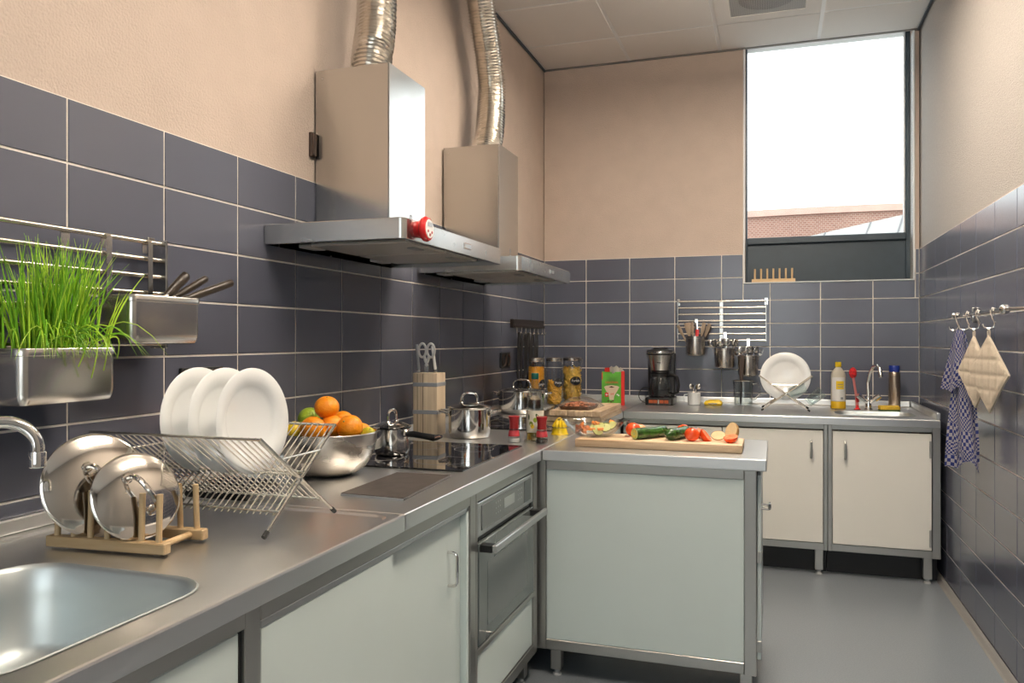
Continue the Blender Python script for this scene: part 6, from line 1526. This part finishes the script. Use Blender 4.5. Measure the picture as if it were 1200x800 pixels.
# ------------------------------------------------------------------ cord rack in the left corner
cr = thing('cord_rack', 'dark wooden hook rail in the far left corner', 'hook rail', (XL, 5.04, 1.375))
part(cr, 'backboard', (XL - 0.001, XL + 0.022, 4.700, 5.385, 1.378, 1.432), 'dark_wood', 0.003, 1)
part(cr, 'front_ledge', (XL + 0.0225, XL + 0.030, 4.702, 5.383, 1.380, 1.400), 'dark_wood', 0.002, 1)
hk = BM(); tube(hk, [(0.026, 0, 1.3795), (0.026, 0, 1.352), (0.030, 0, 1.340), (0.042, 0, 1.336), (0.052, 0, 1.342), (0.054, 0, 1.352)], 0.0028, 8); hme = mesh('hook', hk, 'polished')
for k in range(7):
    o = bpy.data.objects.new('hook', hme); C.objects.link(o); o.parent = cr; o.matrix_basis = cr.matrix_basis.inverted() @ T(XL, 4.76 + 0.095 * k, 0)
for k, (yy, zb_, wd) in enumerate(((4.76, 1.00, 0.05), (4.855, 1.04, 0.065), (4.95, 1.02, 0.045), (5.045, 1.08, 0.06), (5.14, 1.10, 0.05))):
    t = thing('power_cord', ['thick black cord bundle hanging leftmost on the hook rail', 'looped black cord second from left on the hook rail', 'black cord hanging third on the hook rail', 'black cord hanging fourth on the hook rail', 'black cord hanging rightmost, above the spaghetti jar'][k], 'cord', (XL + 0.042, yy, 1.33), group='black cords on the hook rail')
    for j in range(3 if k in (0, 1, 2) else 2):
        bm = BM(); pts = []
        ph = rnd.uniform(0, 6); x_ = 0.003 * (j - 1); wj = wd * (0.6 + 0.25 * j)
        for i in range(25):
            a = 2 * PI * i / 24; H2 = (1.339 - zb_) / 2
            pts.append((x_ + 0.004 * math.sin(a + ph), wj * math.sin(a) * (0.35 + 0.65 * (1 - math.cos(a)) / 2) + 0.012 * math.sin(2 * a + ph) * (1 - math.cos(a)) / 2, (1.345 - 1.33) - H2 * (1 - math.cos(a))))
        tube(bm, pts[:-1], 0.0045, 8, closed=True); obj('cord_loop', bm, 'rubber', t)
    if k in (0, 2):
        bm = BM(); bbox(bm, -0.012, 0.014, -0.022, 0.022, zb_ - 1.33 - 0.05, zb_ - 1.33 + 0.02, 0.006, 2); obj('plug', bm, 'black', t)

# ------------------------------------------------------------------ hook rail on the right wall
xr_ = XR - 0.06
rl = thing('hook_rail', 'steel rail with ball ends and hooks on the right tiled wall', 'hook rail', (XR, 3.68, 1.41))
bm = BM(); tube(bm, [(xr_, 3.30, 1.412), (xr_, 4.15, 1.412)], 0.008, 12); obj('rod', bm, 'polished', rl, world=True)
for y in (3.305, 4.15):
    bm = BM(); sphere(bm, 0.019 if y < 3.5 else 0.015, 18, 12, mat=T(xr_, y, 1.412)); obj('ball_end', bm, 'polished', rl, world=True)
for y in (3.225, 4.03):
    bm = BM(); bbox(bm, XR - 0.016, XR - 0.0005, y - 0.014, y + 0.014, 1.378, 1.446, 0.003, 2); br = obj('wall_bracket', bm, 'polished', rl, world=True)
bm = BM(); tube(bm, [(xr_, 3.31, 1.412), (xr_ + 0.005, 3.26, 1.412), (XR - 0.012, 3.228, 1.412)], 0.007, 10); obj('bracket_arm', bm, 'polished', rl, world=True)
bm = BM(); tube(bm, [(xr_, 4.03, 1.412), (XR - 0.012, 4.03, 1.412)], 0.007, 10); obj('bracket_arm', bm, 'polished', rl, world=True)
HY = (4.07, 3.865, 3.685, 3.45)
hb_ = BM(); tube(hb_, [(0.0, 0, -0.009), (0.004, 0.0, 0.009), (-0.006, 0.0, 0.0115), (-0.0125, -0.002, 0.0), (-0.010, -0.006, -0.022), (-0.002, -0.022, -0.048), (-0.008, -0.026, -0.064), (-0.022, -0.018, -0.070), (-0.036, -0.006, -0.064), (-0.040, -0.002, -0.052)], 0.0035, 8); hme = mesh('hook', hb_, 'polished')
for y in HY:
    o = bpy.data.objects.new('hook', hme); C.objects.link(o); o.parent = rl; o.matrix_basis = rl.matrix_basis.inverted() @ T(xr_, y, 1.412)
# quilted pot holders: squares hung by one corner
def pot_holder(label, c, phi, S=0.205, seed=1):
    t = thing('pot_holder', label, 'pot holder', mat=T(*c) @ RZ(phi), group='beige quilted pot holders')
    rr = random.Random(seed)
    N = 32; bm = BM(); D = S / math.sqrt(2)
    def pt(i, j, side):
        u, v = i / N, j / N
        # quilting: diamond-wise stitched grid of 4 x 4, horizontal/vertical stitches when hung
        x = (u - v) * D; z = -(u + v) * D
        gx = abs(((x + 2 * S) / 0.052) % 1 - 0.5) * 2; gz = abs(((z + 2 * S) / 0.058) % 1 - 0.5) * 2
        q = min(1 - gx, 1 - gz) if False else min(gx, gz)
        th = 0.0035 + 0.0045 * min(1, q * 3.0)
        e = min(u, v, 1 - u, 1 - v); th *= min(1, 0.45 + e * 14)
        y = side * th + 0.006 * math.sin(u * 3 + seed) * v
        return (x, y, z)
    for side in (-1, 1):
        g = [[bm.verts.new(pt(i, j, side)) for j in range(N + 1)] for i in range(N + 1)]
        for i in range(N):
            for j in range(N): bm.faces.new((g[i][j], g[i + 1][j], g[i + 1][j + 1], g[i][j + 1]))
    obj('quilted_pad', bm, 'quilt', t, ang=80)
    bm = BM(); pts = []
    def mid(u, v): x, z = (u - v) * D, -(u + v) * D; return Vector((x, 0.006 * math.sin(u * 3 + seed) * v, z))
    for a, b in (((0, 0), (1, 0)), ((1, 0), (1, 1)), ((1, 1), (0, 1)), ((0, 1), (0, 0))):
        for k in range(10): w = k / 10; pts.append(mid(a[0] + (b[0] - a[0]) * w, a[1] + (b[1] - a[1]) * w))
    tube(bm, pts, 0.0048, 8, closed=True); obj('binding', bm, 'quilt', t)
    bm = BM(); tube(bm, [(-0.006, 0, -0.004), (-0.008, 0, 0.018), (0, 0, 0.030), (0.008, 0, 0.018), (0.006, 0, -0.004)], 0.003, 6, flat=0.5); obj('hanging_loop', bm, 'quilt', t)
hz = 1.412 - 0.070 - 0.030
pot_holder('beige quilted pot holder nearest the rail end, overlapping the other', (xr_ - 0.022, HY[3] - 0.018, hz + 0.002), 90 + 15, seed=1)
pot_holder('beige quilted pot holder between the towel and the front pot holder', (xr_ - 0.022, HY[2] - 0.018, hz + 0.002), 90 + 11, seed=2)
# blue checked towel
def towel_mat():
    m, nt, b = new_mat('checked_cotton')
    uv = nt.nodes.new('ShaderNodeUVMap'); uv.uv_map = 'UVMap'
    sx = nt.nodes.new('ShaderNodeSeparateXYZ'); nt.links.new(uv.outputs['UV'], sx.inputs[0])
    def math_(op, a, bb=None):
        n = nt.nodes.new('ShaderNodeMath'); n.operation = op
        for i, v in enumerate((a, bb)):
            if v is None: continue
            if isinstance(v, (int, float)): n.inputs[i].default_value = v
            else: nt.links.new(v, n.inputs[i])
        return n.outputs[0]
    U, V = sx.outputs['X'], sx.outputs['Y']
    # check size steps: fine border rows alternate with coarse ones along the cloth
    def checks(nu, nv):
        a = math_('FLOOR', math_('MULTIPLY', U, nu)); c = math_('FLOOR', math_('MULTIPLY', V, nv))
        return math_('FLOORED_MODULO', math_('ADD', a, c), 2.0)
    fine = checks(26, 46); coarse = checks(15, 26)
    band = math_('GREATER_THAN', math_('FLOORED_MODULO', math_('MULTIPLY', V, 2.9), 1.0), 0.62)
    mx = nt.nodes.new('ShaderNodeMix'); nt.links.new(band, mx.inputs[0]); nt.links.new(coarse, mx.inputs[2]); nt.links.new(fine, mx.inputs[3])
    r = nt.nodes.new('ShaderNodeValToRGB'); r.color_ramp.elements[0].color = (0.035, 0.055, 0.27, 1); r.color_ramp.elements[1].color = (0.58, 0.56, 0.60, 1)
    nt.links.new(mx.outputs[0], r.inputs['Fac']); nt.links.new(r.outputs['Color'], b.inputs['Base Color']); b.inputs['Roughness'].default_value = 0.9
    return m
M['towel'] = towel_mat()
tw = thing('tea_towel', 'blue and white checked tea towel hanging from the rail in folds', 'towel', mat=T(xr_ - 0.020, HY[1] - 0.018, 1.412 - 0.066) @ RZ(90 + 30))
def drape(L0, L1, W0, W1, yoff, fold, nf, u0, name, v0, slant=0.0, n=36, m=30):
    """cloth sheet gathered at the top; local x across, local y = out of the sheet, z down"""
    bm = BM(); uvl = bm.loops.layers.uv.new('UVMap'); g = []
    for j in range(m + 1):
        v = j / m; row = []
        for i in range(n + 1):
            u = i / n * 2 - 1
            w = W0 + (W1 - W0) * (1 - (1 - v) ** 1.5)
            Lq = L0 + (L1 - L0) * (u + 1) / 2 + 0.010 * math.sin(u * 5)
            x = u * w + slant * v * v
            a = nf * u * PI
            y = yoff + fold * (0.35 + 0.65 * v) * math.sin(a + 1.3 * v) * (1 - 0.3 * abs(u)) - 0.012 * v
            z = -Lq * v - 0.02 * (1 - v) * abs(u)
            row.append((bm.verts.new((x, y, z)), (u0 + (u + 1) * 0.5, v0 + v * (L0 + L1) * 1.2)))
        g.append(row)
    for j in range(m):
        for i in range(n):
            q = (g[j][i], g[j][i + 1], g[j + 1][i + 1], g[j + 1][i])
            f = bm.faces.new([p[0] for p in q])
            for lp, p in zip(f.loops, q): lp[uvl].uv = p[1]
    geo = bmesh.ops.solidify(bm, geom=bm.faces[:], thickness=0.0022)
    return obj(name, bm, 'towel', tw, ang=80)
drape(0.555, 0.620, 0.016, 0.098, 0.010, 0.013, 2.2, 0.0, 'long_fold', 0.1, 0.012)
drape(0.60, 0.53, 0.012, 0.075, 0.022, 0.010, 1.6, 0.3, 'long_fold', 0.33, -0.020)
drape(0.245, 0.275, 0.018, 0.086, 0.036, 0.012, 1.8, 0.5, 'short_fold', 0.0, 0.022)
# low black scale pushed back behind the dish rack
ks = thing('kitchen_scale', 'low black flat appliance behind the near dish rack', 'appliance', (-1.40, 1.775, ZW))
bm = BM(); loft(bm, [rrect(-0.105, 0.105, -0.05, 0.085, 0.015, 0.0), rrect(-0.108, 0.108, -0.053, 0.088, 0.016, 0.006), rrect(-0.108, 0.108, -0.053, 0.088, 0.016, 0.026), rrect(-0.10, 0.10, -0.046, 0.08, 0.015, 0.032)]); obj('scale_body', bm, 'black', ks)
bm = BM(); bbox(bm, -0.09, 0.09, -0.03, 0.075, 0.0325, 0.038, 0.003, 1); obj('weighing_plate', bm, 'black_gloss', ks, smooth=False)
